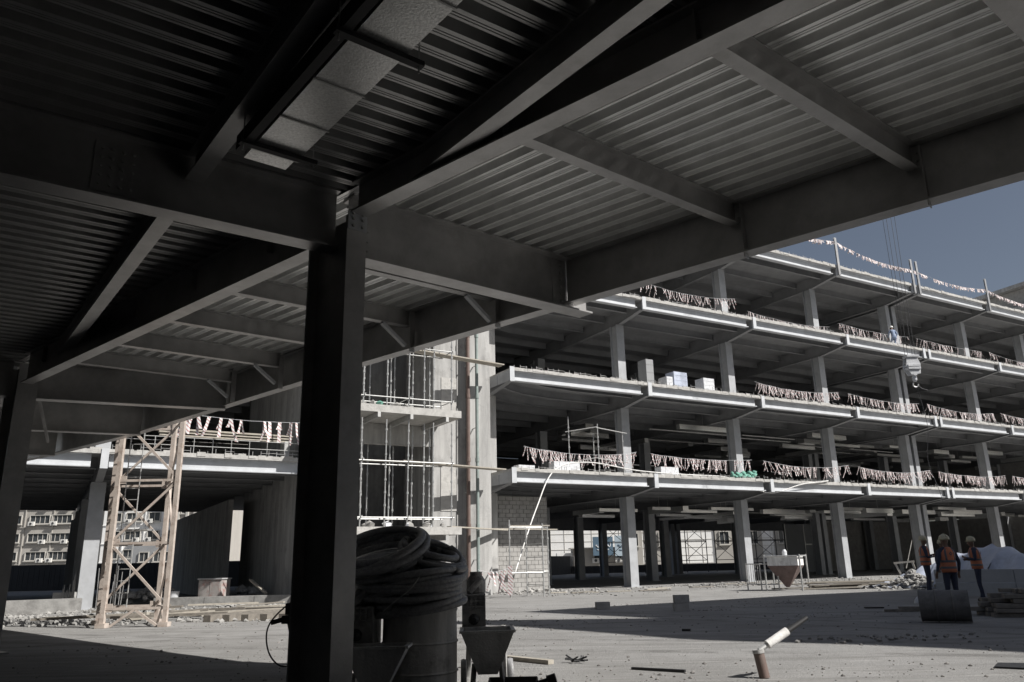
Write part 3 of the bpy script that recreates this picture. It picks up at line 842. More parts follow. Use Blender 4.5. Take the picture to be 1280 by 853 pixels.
# long roof bunting that sags from post to post
ros = [(40.5, 21.35), (43.33, 21.6), (51.4, 21.0), (60.7, 20.95), (69.1, 20.75), (76, 20.7)]
for i, ((a0, z0), (a1, z1)) in enumerate(zip(ros, ros[1:])):
    lbl = ['crumpled tape running left from the first roof post', 'crumpled tape between the first roof post and the paired roof posts', 'crumpled tape between the paired roof posts and the next single post', 'crumpled tape right of the third roof post position', 'crumpled tape at the far right end of the roof'][i]
    fringe(sagline(W(a0, 2.6, z0), W(a1, 2.6, z1), .35 if i else .05, 14), .085, .26, lbl, 'warning tape strung along the roof edge', wd=.13)
# red and white tape across the yard at the small scaffold
fringe(sagline((-1.55, 32.6, 1.12), (-.28, 32.9, 1.16), .12), .13, .8, 'red and white tape barrier at the foot of the drain pipes', 'warning tape at the core foot', wd=.08)
t = MB()
for k in range(7):
    z = 1.15 - k * .16; t.box((-.28 + random.uniform(-.02, .02), 32.92, z), (.09, .05, .085))
o = t.build('wrapped_post', M['tape']); tag(o, 'scaffold leg wrapped in red and white tape', 'wrapped post')

# things standing on the upper slab edges
for a, h, wd, m, lb in ((26.0+.85, 1.45, .5, 'grey', 'tall grey wrapped stack beside a column on the second floor'), (28.2, .62, .42, 'foil', 'low white wrapped bundle between stacks on the second floor'), (29.0, .95, .95, 'tarp', 'bluish wrapped pallet on the second floor'), (31.1, .8, .8, 'foil', 'white cuboid pallet nearest the next column on the second floor')):
    b = MB(); b.box(W(a + .4, 1.5, LV[2] + .08 + h / 2), (wd / 2, .35, h / 2), (F, N, UZ)); b.box(W(a + .4, 1.5, LV[2] + .04), (wd / 2 + .06, .4, .036), (F, N, UZ))
    for k in range(3):
        z = LV[2] + .08 + h * (.2 + .3 * k); b.box(W(a + .4, 1.5, z), (wd / 2 + .01, .36, .012), (F, N, UZ))
    tag(b.build('wrapped_pallet', M[m]), lb, 'pallet')
for a, wd, lb in ((18.9, .9, 'small white block pile at the first floor corner'), (20.9, 1.7, 'white block pallet on the first floor left end'), (27.6, 1.2, 'white sacks beside the second column on the first floor')):
    t = thing('block_pile', W(a, 1.5, LV[1] + .004), lb, 'block pile')
    for i in range(int(wd / .3)):
        for k in range(2 if wd > 1 else 1):
            b = MB(); b.box(W(a + i * .31 + .15 + random.uniform(-.02, .02), 1.5, LV[1] + .004 + .13 + k * .262), (.148, .25, .13), (F, N, UZ)); b.build('block', M['foil'], t)
b = MB(); random.seed(3)
for k in range(26):
    b.stone(W(32.6 + random.uniform(0, 1.5), 2.0 + random.uniform(-.2, .2), LV[1] + .12 + random.uniform(0, .3)), random.uniform(.12, .24))
tag(b.build('net_bundle', M['greenbag'], None, True), 'green debris net bundle lying on the first floor edge', 'net')
# planks and handrail on the left floor
t = thing('handrail', W(5, 2.2, LV[1]), 'thin steel handrail and stacked boards on the left floor edge', 'handrail')
for k in range(9):
    a = 3.0 + k * .68; b = MB(); b.tube(W(a, 2.3, LV[1] + .004), W(a, 2.3, LV[1] + .62), .014, 5); b.build('baluster', M['zinc'], t)
for z in (.3, .6): 
    b = MB(); b.tube(W(2.6, 2.3, LV[1] + z), W(8.5, 2.3, LV[1] + z), .014, 5); b.build('rail', M['zinc'], t)
for k in range(6):
    plank(W(3.2 + .5 * (k % 3), 1.5 - .25 * (k % 2), LV[1] + .78 + .055 * k), W(8.3 - .3 * (k % 2), 1.4 - .25 * (k % 2), LV[1] + .78 + .055 * k), .22, t)
for a in (4, 8): 
    b = MB(); b.box(W(a, 1.4, LV[1] + .38), (.1, .35, .37), (F, N, UZ)); b.build('trestle', M['zinc'], t)

# ------------------------------------------------------------------ lattice mast of a tower crane
mast = thing('crane_mast', V((-9.55, 21.3, 0)), 'cream painted lattice mast of a tower crane standing in the yard', 'crane mast')
mc = [V((-10.30, 20.55, 0)), V((-8.78, 20.62, 0)), V((-9.585, 22.0, 0)), V((-11.1, 21.93, 0))]
HM = 14.0
for p in mc:
    b = MB(); b.box(p + UZ * (HM / 2), (.055, .055, HM / 2)); b.build('leg', M['cream'], mast)
for fi in range(4):
    p, q = mc[fi], mc[(fi + 1) % 4]; d = (q - p).normalized(); n_ = d.cross(UZ)
    sec = 1.58
    for k in range(9):
        z = .45 + k * sec
        b = MB(); b.bar(p + UZ * z + d * .055, q + UZ * z - d * .055, .045, .06); b.build('crossbar', M['cream'], mast)
        if k < 8:
            up_, dn_ = (p, q) if k % 2 else (q, p)
            b = MB(); b.bar(dn_ + UZ * (z + sec - .1) + (d if dn_ is p else -d) * .08, up_ + UZ * (z + .1) + (d if up_ is p else -d) * .06, .04, .06); b.build('brace', M['cream'], mast)
            b = MB(); b.box(p + UZ * (z + .02) + d * .12 - n_ * .0, (.09, .012, .1), (d, n_, UZ)); b.build('gusset', M['cream'], mast)
    if fi in (0, 1):
        for (s_, e_) in ((.12, .5), (.88, .5)):
            b = MB(); b.bar(p.lerp(q, s_) + UZ * .03, p.lerp(q, e_) + UZ * .42, .04, .06); b.build('brace', M['cream'], mast)
lad = [V((-10.55, 21.5, 0)), V((-10.2, 21.52, 0))]
for p in lad:
    b = MB(); b.tube(p + UZ * .3, p + UZ * HM, .016, 6); b.build('ladder_rail', M['zinc'], mast)
b = MB()
for k in range(44): b.tube(lad[0] + UZ * (.5 + .3 * k), lad[1] + UZ * (.5 + .3 * k), .011, 5)
b.build('ladder_rungs', M['zinc'], mast, kind='stuff')
for k in range(2):
    z = 2.4 + 3.6 * k
    b = MB(); b.box(V((-10.2, 21.6, z)), (.4, .22, .02)); b.build('rest_platform', M['zinc'], mast)
for p in mc:
    b = MB(); b.box(p + UZ * .06, (.12, .12, .055)); b.build('foot', M['cream'], mast)
# hook block and its cables in front of the facade
hk = thing('hook_block', V((19.82, 38, 10.3)), 'pale crane hook block hanging on four cables before the upper floors', 'hook block')
c = V((19.82, 38, 10.32))
for s_ in (-1, 1):
    b = MB(); b.loop_prism([c + V((-.28, .16 * s_, .42)), c + V((.22, .16 * s_, .46)), c + V((.36, .16 * s_, .1)), c + V((.3, .16 * s_, -.4)), c + V((-.16, .16 * s_, -.44)), c + V((-.36, .16 * s_, -.05))], (0, .04 * s_, 0)); b.build('side_plate', M['foil'], hk)
for x in (-.17, .17):
    b = MB(); b.lathe(c + V((x, -.05, .2)), [(.13, 0), (.1, .04), (.13, .09)], 14, (0, 1, 0)); b.build('sheave', M['zinc'], hk)
for z in (-.12, .02, .5): 
    b = MB(); b.box(c + V((.02, -.02, z)), (.3, .24, .05)); b.build('crosspiece', M['foil'], hk)
b = MB(); b.lathe(c + V((0.05, 0, -.78)), [(.05, 0), (.11, .08), (.11, .26), (.05, .34)], 10); b.build('swivel', M['foil'], hk)
b = MB(); b.path([c + V((.05 + .13 * math.sin(a) , 0, -.92 - .13 * math.cos(a) + .0)) for a in [i * .35 - 2.4 for i in range(13)]], .035, 6); b.build('hook', M['zinc'], hk)
b = MB(); b.path([c + V((.12, 0, -.95)), c + V((.3, -.1, -1.15)), c + V((.55, -.15, -1.25))], .014, 5); b.build('sling', M['cable'], hk)
for i, (xb, xt) in enumerate(((-.24, -.42), (-.1, -.14), (.12, .14), (.26, .44))):
    b = MB(); b.tube(c + V((xb, 0, .4)), c + V((xt - .1, -.5, 22)), .011, 5); b.build('cable', M['cable'], hk)
b = MB(); b.path(smooth([c + V((.1, 0, -1.1)), c + V((.3, 0, -3)), c + V((.15, .2, -4.6)), c + V((.5, .3, -6.0)), c + V((.6, .3, -6.6))]), .012, 5); b.build('tag_line', M['cable'], hk)

# ------------------------------------------------------------------ far buildings, hoarding, sky-line
fb = thing('site_hoarding', V((-20, 62, 0)), 'dark ribbed site hoarding behind the open ground floor', 'fence')
fpts = [V((-60, 62.5, 0)), V((-6, 64, 0)), V((6, 91, 0)), V((60, 96, 0))]
for p, q in zip(fpts, fpts[1:]):
    hz = .98 if p.x < -5 else .42
    d = (q - p); L = d.length; d.normalize(); n_ = d.cross(UZ); k = 0
    while k * 2.4 < L:
        b = MB(); a0 = p + d * (k * 2.4); a1 = p + d * min(L, k * 2.4 + 2.39)
        b.bar(a0 + UZ * hz, a1 + UZ * hz, .03, 2 * hz - .04)
        for j in range(6):
            c = a0 + d * (.2 + j * .4); b.box(c + UZ * hz, (.06, .035, hz - .05), (d, n_, UZ))
        b.build('hoarding_sheet', M['fence'], fb); k += 1
def window(bld, c, wd, ht, X, Y, ac=False, shade='glass'):
    b = MB(); t_ = .09
    for s_ in (-1, 1):
        b.box(c + X * (s_ * (wd / 2 + t_ / 2)) - Y * .04, (t_ / 2, .09, ht / 2 + t_), (X, Y, UZ)); b.box(c + UZ * (s_ * (ht / 2 + t_ / 2)) - Y * .04, (wd / 2 - .002, .09, t_ / 2), (X, Y, UZ))
    nmul = int(wd / .9)
    for i in range(1, nmul + 1): b.box(c + X * (-wd / 2 + wd * i / (nmul + 1)) - Y * .0, (.03, .03, ht / 2 - .003), (X, Y, UZ))
    f = b.build('window', M['frame'], bld)
    g_ = MB(); g_.box(c + Y * .05, (wd / 2 - .004, .01, ht / 2 - .004), (X, Y, UZ)); g_.build('pane', M[shade], f)
    s = MB(); s.box(c - UZ * (ht / 2 + t_ + .06) - Y * .08, (wd / 2 + .2, .14, .05), (X, Y, UZ)); s.build('sill', M['frame'], f)
    if ac:
        a = MB(); q = c + X * random.choice((-.35, .3)) * wd - UZ * (ht / 2 + .05) - Y * .36
        a.box(q, (.42, .2, .3), (X, Y, UZ)); a.lathe(q - Y * .2, [(.23, 0), (.23, .03), (.05, .04)], 12, -Y); o = a.build('ac_unit', M['ac'], bld)
        g2 = MB(); g2.lathe(q - Y * .245, [(.18, 0), (.18, .012)], 12, -Y); g2.build('fan_grille', M['fence'], o)
def apt(name, label, x0, x1, y, ht, m, cols, z0, fl, nf, dep=14):
    bld = thing(name, V(((x0 + x1) / 2, y, 0)), label, 'building')
    X, Y = V((1, 0, 0)), V((0, 1, 0))
    b = MB(); b.box(((x0 + x1) / 2, y + dep / 2 + .12, ht / 2), ((x1 - x0) / 2, dep / 2, ht / 2)); b.build('wall', M[m], bld)
    for k in range(nf + 1):
        b = MB(); b.box(((x0 + x1) / 2, y + .06, z0 - 1.15 + k * fl), ((x1 - x0) / 2 + .01, .07, .05)); b.build('string_course', M[m], bld)
    for (x, wd, ac) in cols:
        for k in range(nf): window(bld, V((x, y, z0 + k * fl)), wd, 1.15, X, Y, ac and random.random() < .85)
    for x in [c[0] + (c[1] / 2 + .55) for c in cols]:
        b = MB(); b.box((x, y + .04, ht / 2), (.06, .09, ht / 2 - .2)); b.build('pilaster', M[m], bld)
    return bld
random.seed(11)
apt('apartment_building', 'pale stone apartment block with wide windows and air conditioners seen at far left', -98, -61.5, 120, 22, 'apt', [(-93, 2.9, True), (-88, 1.2, False), (-82.5, 2.9, True), (-78.2, 2.6, True), (-74.6, 1.2, False), (-71.2, 2.9, True), (-67.9, 2.9, True), (-64.4, 1.3, True)], 3.75, 2.65, 6)
apt('apartment_building', 'white apartment block with small square windows behind the crane mast', -61.2, -49.9, 119, 22, 'white', [(-59.2, 1.3, False), (-56.6, 2.2, True), (-53.6, 1.6, True), (-51.3, 1.5, False)], 3.75, 2.65, 6)
b2 = thing('tower_block', V((-46, 117, 0)), 'grey tower block with tall vertical window slots', 'building')
b = MB(); b.box((-46.3, 124, 14), (3.4, 7, 14)); b.build('wall', M['apt'], b2)
for x in (-49.2, -47.9, -46.6, -45.4, -44.0, -43.2):
    b = MB(); b.box((x, 116.9, 14), (.18 if x != -46.6 else .35, .25, 14)); b.build('pilaster', M['frame'], b2)
for k in range(8):
    for x in (-48.5, -46.0, -44.6): window(b2, V((x, 116.95, 2.4 + k * 2.6)), .6, 1.7, V((1, 0, 0)), V((0, 1, 0)))
b3 = thing('annexe', V((-51, 112, 0)), 'dark low annexe in front of the tower block', 'building')
b = MB(); b.box((-50.5, 115, 2.6), (3.4, 1.6, 2.6)); b.build('wall', M['grey'], b3)
for x in (-52, -50, -48.4): window(b3, V((x, 113.3, 3.2)), 1.2, 1.2, V((1, 0, 0)), V((0, 1, 0)))
# white cladding buildings seen through the ground floor in the middle
b4 = thing('clad_building', V((20, 118, 0)), 'white panel clad building across the street behind the ground floor', 'building')
b = MB(); b.box((26, 124, 9), (24, 6, 9)); b.build('wall', M['white'], b4)
for k in range(10):
    b = MB(); b.box((26, 117.98, .8 + k * 1.1), (24, .03, .02)); b.build('joint', M['frame'], b4)
for x in range(3, 50, 2):
    b = MB(); b.box((x, 117.975, 9), (.02, .03, 9)); b.build('joint', M['frame'], b4)
for x in (17.0, 21.4, 30.2, 34.4, 38.8, 44): 
    b = MB(); b.box((x, 117.9, 5), (1.3, .12, 5)); b.build('stone_pier', M['apt'], b4)
    window(b4, V((x, 117.72, 4.2)), 1.3, 1.7, V((1, 0, 0)), V((0, 1, 0)))
b5 = thing('low_kiosk', V((11, 104, 0)), 'beige low service building with small openings under the shop signs', 'building')
b = MB(); b.box((11.4, 106, 1.45), (4.2, 2, 1.45)); b.build('wall', M['apt'], b5)
b = MB(); b.box((6.4, 106.2, 1.2), (1.2, 1.4, 1.2)); b.build('side_wall', M['white'], b5)
b = MB(); b.box((11.4, 105.9, 2.97), (4.5, 2.3, .06)); b.build('roof', M['frame'], b5)
window(b5, V((10.3, 103.9, 2.0)), .8, 1.1, V((1, 0, 0)), V((0, 1, 0)), True); window(b5, V((13.4, 103.9, 1.9)), 1.3, .9, V((1, 0, 0)), V((0, 1, 0)), True)
def sign(x0, x1, y, z0, z1, m, lab, dark):
    t = thing('shop_sign', V(((x0 + x1) / 2, y, z0)), lab, 'sign')
    b = MB(); b.box(((x0 + x1) / 2, y, (z0 + z1) / 2), ((x1 - x0) / 2, .08, (z1 - z0) / 2)); b.build('board', M[m], t)
    b = MB(); b.tube(((x0 + x1) / 2, y + .15, 0), ((x0 + x1) / 2, y + .15, z0 + .3), .08, 8); b.build('post', M['grey'], t)
    cx, cz, s = (x0 + x1) / 2, (z0 + z1) / 2, (x1 - x0)
    def st(pts): 
        b = MB(); b.path(smooth([V((cx + px * s, y - .1, cz + pz * s)) for px, pz in pts], 5), .045, 5); b.build('lettering', M[dark], t)
    # a flowing Arabic-style word, read from right to left, with dots
    st([(.36, .16), (.36, .0), (.30, -.03), (.24, .05), (.20, -.03), (.13, -.02), (.10, .06), (.06, -.03), (-.02, -.03)])
    st([(-.08, .14), (-.08, -.04)]); st([(-.14, .02), (-.2, -.05), (-.28, -.03), (-.34, .06), (-.36, .0)])
    for px, pz in ((.22, .12), (.08, .13), (-.26, .05)): st([(px, pz), (px + .015, pz)])
    st([(.3, -.15), (.22, -.17), (.12, -.14), (.05, -.18), (-.1, -.16), (-.2, -.19), (-.3, -.16)])
sign(9.7, 12.25, 103, 2.0, 4.3, 'signblue', 'dark blue shop sign with pale Arabic lettering', 'letter')
sign(12.5, 15.3, 103.2, 1.9, 4.4, 'signlight', 'pale blue shop sign with lettering beside the dark sign', 'signblue')
# scaffolds standing behind the ground floor
for x0, n, y, lb in ((9.0, 1, 84, 'tall single bay scaffold in front of the shop signs'), (13.5, 3, 86, 'dark scaffold frames behind the second ground floor bay'), (21.5, 4, 88, 'dark scaffold frames behind the third ground floor bay'), (38, 3, 92, 'dark scaffold frames seen in the narrow gaps at right')):
    t = thing('scaffold', V((x0, y, 0)), lb, 'scaffold')
    for i in range(n + 1):
        x = x0 + i * 2.2; pole(V((x, y, .004)), V((x, y, 8.5)), t, 'standard', .05, False, 'cable'); 
        if i < n:
            for k in range(4):
                z = 1.2 + k * 1.9; pole(V((x, y, z)), V((x + 2.2, y, z)), t, 'ledger', .04, False, 'cable')
                if k < 3 and i % 2 == 0: pole(V((x, y + .1, z)), V((x + 2.2, y + .1, z + 1.9)), t, 'brace', .03, False, 'cable'); pole(V((x + 2.2, y + .2, z)), V((x, y + .2, z + 1.9)), t, 'brace', .03, False, 'cable')
            plank((x, y + .3, 3.2), (x + 2.2, y + .3, 3.2), .7, t, 'dwood')
# concrete frame rising behind the roof at far right
rb_ = thing('concrete_shell', V((72, 104, 0)), 'raw concrete block with posts rising behind the roof at far right', 'building')
Xr, Yr = unit(66), unit(-24)
for k in range(4):
    b = MB(); b.box(V((82, 105, 34.9 - k * 3.0)), (17.5, 8, .25), (Xr, Yr, UZ)); b.build('floor_slab', M['concrete'], rb_)
    b = MB(); b.box(V((82, 105, 33.4 - k * 3.0)), (16.5, 7.0, 1.2), (Xr, Yr, UZ)); b.build('infill_wall', M['block'], rb_)
for i in range(9):
    p = V((82, 105, 0)) + Xr * (-16.8 + i * 4.1) - Yr * 7.7
    b = MB(); b.box(p + UZ * 32, (.3, .3, 4.6), (Xr, Yr, UZ)); b.build('column', M['concrete'], rb_)
b = MB(); b.box(V((82, 105, 11)), (16, 7, 11.2), (Xr, Yr, UZ)); b.build('lower_body', M['block'], rb_)

# ------------------------------------------------------------------ people
def skin_mesh(name, nodes, edges, mats, assign):
    """nodes: list of (co, radius); one continuous body grown over the joints"""
    me = bpy.data.meshes.new(name)
    me.from_pydata([tuple(n[0]) for n in nodes], edges, [])
    o = bpy.data.objects.new(name, me); COL.objects.link(o)
    md = o.modifiers.new('skin', 'SKIN'); md.use_smooth_shade = True
    for i, n in enumerate(nodes):
        sv = me.skin_vertices[0].data[i]; r = n[1]
        sv.radius = (r, r) if not isinstance(r, tuple) else r
        sv.use_root = (i == 0)
    sb = o.modifiers.new('sub', 'SUBSURF'); sb.levels = 1; sb.render_levels = 1
    dg = bpy.context.evaluated_depsgraph_get(); dg.update()
    new = bpy.data.meshes.new_from_object(o.evaluated_get(dg))
    bpy.data.objects.remove(o)
    new.name = name; new.materials.clear()
    for m in mats: new.materials.append(m)
    for p in new.polygons: p.use_smooth = True; p.material_index = assign(p.center)
    return new
def limb(nodes, edges, start, pts):
    k = start
    for co, r in pts:
        nodes.append((V(co), r)); edges.append((k, len(nodes) - 1)); k = len(nodes) - 1
    return k
def hand(nodes, edges, wrist, d, side):
    """palm, four unequal bent fingers, thumb from the side; d = pointing direction"""
    d = V(d).normalized(); s = d.cross(V((0, 1, .01))).normalized(); n = s.cross(d)
    w = nodes[wrist][0]
    palm = limb(nodes, edges, wrist, [(w + d * .05, .024), (w + d * .085, .026)])
    pc = nodes[palm][0]
    for i, L in enumerate((.062, .075, .07, .055)):
        b = pc + s * (.027 - .018 * i) + d * .012
        limb(nodes, edges, palm, [(b, .009), (b + d * L * .55 + n * .01, .0085), (b + d * L * .85 + n * .03, .007)])
    b = w + d * .045 + s * .034
    limb(nodes, edges, palm - 1, [(b, .011), (b + d * .035 + s * .012 + n * .01, .009)])
def person(label, loc, yaw, arms, legs=None, helmet='helmet', vest=True, shirt='navy', trousers='navy', lean=0., hd=0., group='workers in vests', scale=1.0, drop=0.):
    nodes = [(V((0, 0, .95)), .135)]; ed = []
    t = lambda x, y, z: V((x, y + max(0, z - .95) * math.tan(lean), z))      # -y is the way the body faces
    sp = limb(nodes, ed, 0, [(t(0, 0, 1.12), .135), (t(0, .005, 1.30), .145)])
    ch = limb(nodes, ed, sp, [(t(0, .01, 1.42), .11)])
    nk = limb(nodes, ed, ch, [(t(0, 0, 1.50), .058), (t(0, -.01, 1.55), .055)])
    hx = math.sin(hd); hy = -math.cos(hd)
    hc = limb(nodes, ed, nk, [(t(0, -.015, 1.62), .085), (t(0, -.01, 1.70), .085), (t(0, 0, 1.755), .05)])
    h1 = hc - 2; c = nodes[h1][0]
    limb(nodes, ed, h1, [(c + V((hx * .085, hy * .085, 0)), .03), (c + V((hx * .108, hy * .108, -.012)), .014)])      # nose
    for s in (-1, 1): limb(nodes, ed, h1, [(c + V((hy * -.085 * s, hx * .085 * s, 0)), .018)])                          # ears
    limb(nodes, ed, h1, [(c + V((hx * .07, hy * .07, -.07)), .03)])                                                     # chin
    for s in (-1, 1):
        sh = limb(nodes, ed, ch, [(t(.12 * s, .01, 1.435), .075), (t(.185 * s, .01, 1.40), .064)])
        el, wr = arms[0 if s < 0 else 1]
        e0 = limb(nodes, ed, sh, [(V(el), .046), ((V(el) + V(wr)) / 2, .04), (V(wr), .028)])
        hand(nodes, ed, e0, V(wr) - V(el), s)
        if legs: kn, an = legs[0 if s < 0 else 1]
        else: kn, an = (.105 * s, -.02, .50), (.115 * s, .02, .09)
        hp = V((.09 * s, 0, .90))
        a0 = limb(nodes, ed, 0, [(hp, .10), ((hp + V(kn)) / 2, .082), (V(kn), .062), ((V(kn) + V(an)) / 2 + V((0, .015, 0)), .058), (V(an), .048)])
        limb(nodes, ed, a0, [(V(an) + V((0, -.07, -.045)), .045), (V(an) + V((.01 * s, -.15, -.055)), .035)])
        limb(nodes, ed, a0, [(V(an) + V((0, .04, -.045)), .043)])
    wz = [V(arms[0][1]), V(arms[1][1])]
    zh = nodes[nk][0].z
    low = min(V(l[1]).z for l in legs) + .0 if legs else .09
    def assign(cn):
        if cn.z > zh - .04: return 1
        if min((cn - p).length for p in wz) < .03 or any((cn - (V(arms[i][1]) + (V(arms[i][1]) - V(arms[i][0])).normalized() * .09)).length < .115 for i in (0, 1)): return 1
        if cn.z < low + .02: return 3
        return 2 if cn.z < .97 else 0
    me = skin_mesh('body', nodes, ed, [M[shirt], M['skin'], M[trousers], M['boot']], assign)
    o = bpy.data.objects.new('person', me); COL.objects.link(o)
    tag(o, label, 'person', group)
    def child(b, name, m, par=o, sm=True):
        x = bpy.data.objects.new(name, b.mesh(name, M[m], V((0, 0, 0)), sm)); COL.objects.link(x); x.parent = par; return x
    # helmet: shell, brim, ridge
    hcn = t(0, -.008, 1.685); b = MB()
    b.lathe(hcn, [(.128, -.005), (.125, .03), (.112, .075), (.08, .112), (.04, .13), (.01, .135)], 18, UZ)
    hh = child(b, 'helmet', helmet)
    b = MB(); b.lathe(hcn + V((hx * .03, hy * .03, -.012)), [(.14, 0), (.142, .006), (.126, .012)], 18, UZ); child(b, 'brim', helmet, hh)
    b = MB(); b.path([hcn + V((hx * q, hy * q, zz)) for q, zz in ((.115, .07), (.08, .118), (.0, .142), (-.08, .118), (-.115, .07))], .012, 5); child(b, 'ridge', helmet, hh)
    if vest:
        prof = [(.90, .185, .150), (1.0, .186, .153), (1.12, .18, .152), (1.26, .19, .158), (1.36, .198, .150), (1.43, .172, .128), (1.475, .13, .10), (1.505, .085, .075)]
        def el(z, a, k=1.0):
            for (z0, x0, y0), (z1, x1, y1) in zip(prof, prof[1:]):
                if z <= z1 + 1e-6:
                    f = (z - z0) / (z1 - z0); return t((x0 + (x1 - x0) * f) * k * math.cos(a), (y0 + (y1 - y0) * f) * k * math.sin(a) + .005, z)
        b = MB(); n = 28
        for z, x, y in prof:
            for i in range(n): b.v.append(el(z, 2 * math.pi * i / n))
        for m in range(len(prof) - 1):
            for i in range(n):
                j = (i + 1) % n; b.f.append([m * n + i, m * n + j, (m + 1) * n + j, (m + 1) * n + i])
        vs = child(b, 'vest', 'orange')
        sol = vs.modifiers.new('solid', 'SOLIDIFY'); sol.thickness = .008
        def strip(z0, z1, a0, a1, m, k, name, nn=16):
            b = MB(); zs = [z0 + (z1 - z0) * i / 6 for i in range(7)]
            for z in zs:
                for i in range(nn + 1): b.v.append(el(z, a0 + (a1 - a0) * i / nn, k))
            for r in range(6):
                for i in range(nn): q = r * (nn + 1) + i; b.f.append([q, q + 1, q + nn + 2, q + nn + 1])
            x = child(b, name, m, vs); x.modifiers.new('solid', 'SOLIDIFY').thickness = .004
        for z in (.985, 1.135):
            strip(z, z + .055, 0, 2 * math.pi, 'band', 1.03, 'reflective_band', 32)
        for a in (math.pi / 2 - .62, math.pi / 2 + .62, -math.pi / 2 - .62, -math.pi / 2 + .62):
            strip(1.19, 1.47, a - .13, a + .13, 'band', 1.03, 'shoulder_band', 3)
        cb = el(1.345, math.pi / 2, 1.045); b = MB()
        b.loop_prism([cb + V((0, 0, .05)), cb + V((.045, 0, 0)), cb + V((0, 0, -.05)), cb + V((-.045, 0, 0))], (0, .006, 0)); emb = child(b, 'emblem', 'band', vs, False)
        b = MB(); c2 = cb + V((0, .007, 0)); b.loop_prism([c2 + V((0, 0, .02)), c2 + V((.018, 0, 0)), c2 + V((0, 0, -.02)), c2 + V((-.018, 0, 0))], (0, .003, 0)); child(b, 'emblem_mark', 'orange', emb, False)
    o.location = V(loc) - UZ * drop; o.rotation_euler = (0, 0, yaw); o.scale = (scale,) * 3
    return o
HANG = (((-.27, .03, 1.14), (-.29, -.06, .90)), ((.27, .03, 1.14), (.29, -.05, .90)))
FOLD = (((-.26, -.02, 1.15), (-.10, -.22, 1.16)), ((.26, -.02, 1.15), (.10, -.24, 1.22)))
PI = math.pi
person('worker in an orange vest seen from behind, standing nearest, in front of the white panels', (10.72, 20.35, 0), PI + .1, HANG)
person('worker in an orange vest half hidden behind the panels, facing right, leftmost of the group', (14.2, 28.4, 0), PI / 2 - .3, FOLD, scale=1.08)
person('worker in an orange vest at the right of the group turned left, arms bent', (13.42, 23.9, 0), -PI / 2 - .5, FOLD, helmet='helmet', lean=-.06)
person('worker whose helmet shows above the nearest worker', (14.05, 26.9, 0), .2, HANG, vest=True)
crl = (((-.12, -.34, .66), (-.13, -.02, .36)), ((.12, -.36, .70), (.13, -.05, .36)))
person('worker in pale blue crouching at the edge of the third floor in a white helmet', W(49.2, 1.9, LV[3] + .0), PI * .95, (((-.26, -.12, 1.15), (-.2, -.38, 1.0)), ((.26, -.12, 1.15), (.2, -.42, 1.05))), legs=crl, helmet='whelmet', vest=False, shirt='bluecloth', trousers='bluecloth', lean=-.35, group=None, drop=.27, scale=1.05)

# ------------------------------------------------------------------ the yard
# white panels, lumber, drum, tarpaulin pile at the right
t = thing('panel_barrier', V((14.6, 26.3, 0)), 'low white sandwich panels standing on edge behind the workers', 'panels')
p0, p1 = V((13.72, 27.0, 0)), V((20.5, 20.6, 0)); d = (p1 - p0).normalized()
for k in range(4):
    for z in (.03, .44):
        b = MB(); b.bar(p0 + d * (k * 2.3) + UZ * (z + .2), p0 + d * (k * 2.3 + 2.28) + UZ * (z + .2), .08, .4); b.build('panel', M['panel'], t)
    b = MB(); b.bar(p0 + d * (k * 2.3 - .0) + V((.06, .06, .02)), p0 + d * (k * 2.3) + V((.06, .06, .8)), .05, .05, d); b.build('post', M['zinc'], t)
dr = V((8.72, 16.95, .325)); ax = V((.88, -.47, 0)).normalized()
t = thing('drum', V((dr.x, dr.y, 0)), 'dark dented steel drum lying on its side before the workers', 'drum')
b = MB(); b.lathe(dr - ax * .46, [(.0, .02), (.29, .02), (.30, 0), (.315, .01), (.315, .02), (.305, .04), (.305, .29), (.322, .31), (.305, .33), (.305, .59), (.322, .61), (.305, .63), (.305, .88), (.315, .90), (.315, .91), (.29, .905), (0, .90)], 30, ax); b.build('shell', M['drum'], t, 40)
b = MB(); b.lathe(dr - ax * .455 + UZ * .17, [(.035, -.02), (.035, .02)], 10, ax); b.build('bung', M['grime'], t)
t = thing('lumber_stack', V((11.6, 18.6, 0)), 'stack of dark weathered planks at the right edge of the yard', 'lumber')
random.seed(5)
for k in range(6):
    for j in range(3):
        y = 18.2 + j * .33 + random.uniform(-.06, .06); x0 = 10.15 + k * .13 + random.uniform(-.1, .25)
        b = MB(); b.bar((x0, y - .12, .045 + k * .095), (x0 + 4.2, y - 1.5, .045 + k * .095), .27, .08); b.build('plank', M['dwood'], t)
# tarpaulin over a heap
tp = MB(); nx, ny = 34, 12
H = [(16.2, 36.4, .1), (16.9, 35.6, .55), (17.7, 34.7, .95), (18.4, 33.8, 1.38), (19.0, 33.0, 1.6), (19.3, 32.0, 1.55), (19.3, 30.6, 1.05), (19.2, 29.0, .5)]
for i in range(nx + 1):
    f = i / nx * (len(H) - 1); k = min(int(f), len(H) - 2); g_ = f - k; r = V(H[k]).lerp(V(H[k + 1]), g_); dd_ = (V(H[k + 1]) - V(H[k])); n_ = V((-dd_.y, dd_.x, 0)).normalized()
    for j in range(ny + 1):
        u = j / ny * 2 - 1; z = r.z * (1 - abs(u) ** 1.5) + random.uniform(-.035, .035) + .07 * math.sin(i * 1.9 + u * 4) + .04 * math.sin(i * .7 - u * 9)
        wv = 1.5 + .25 * math.sin(i * 1.1)
        tp.v.append(V((r.x, r.y, max(.02, z))) + n_ * (u * wv))
for i in range(nx):
    for j in range(ny): q = i * (ny + 1) + j; tp.f.append([q, q + 1, q + ny + 2, q + ny + 1])
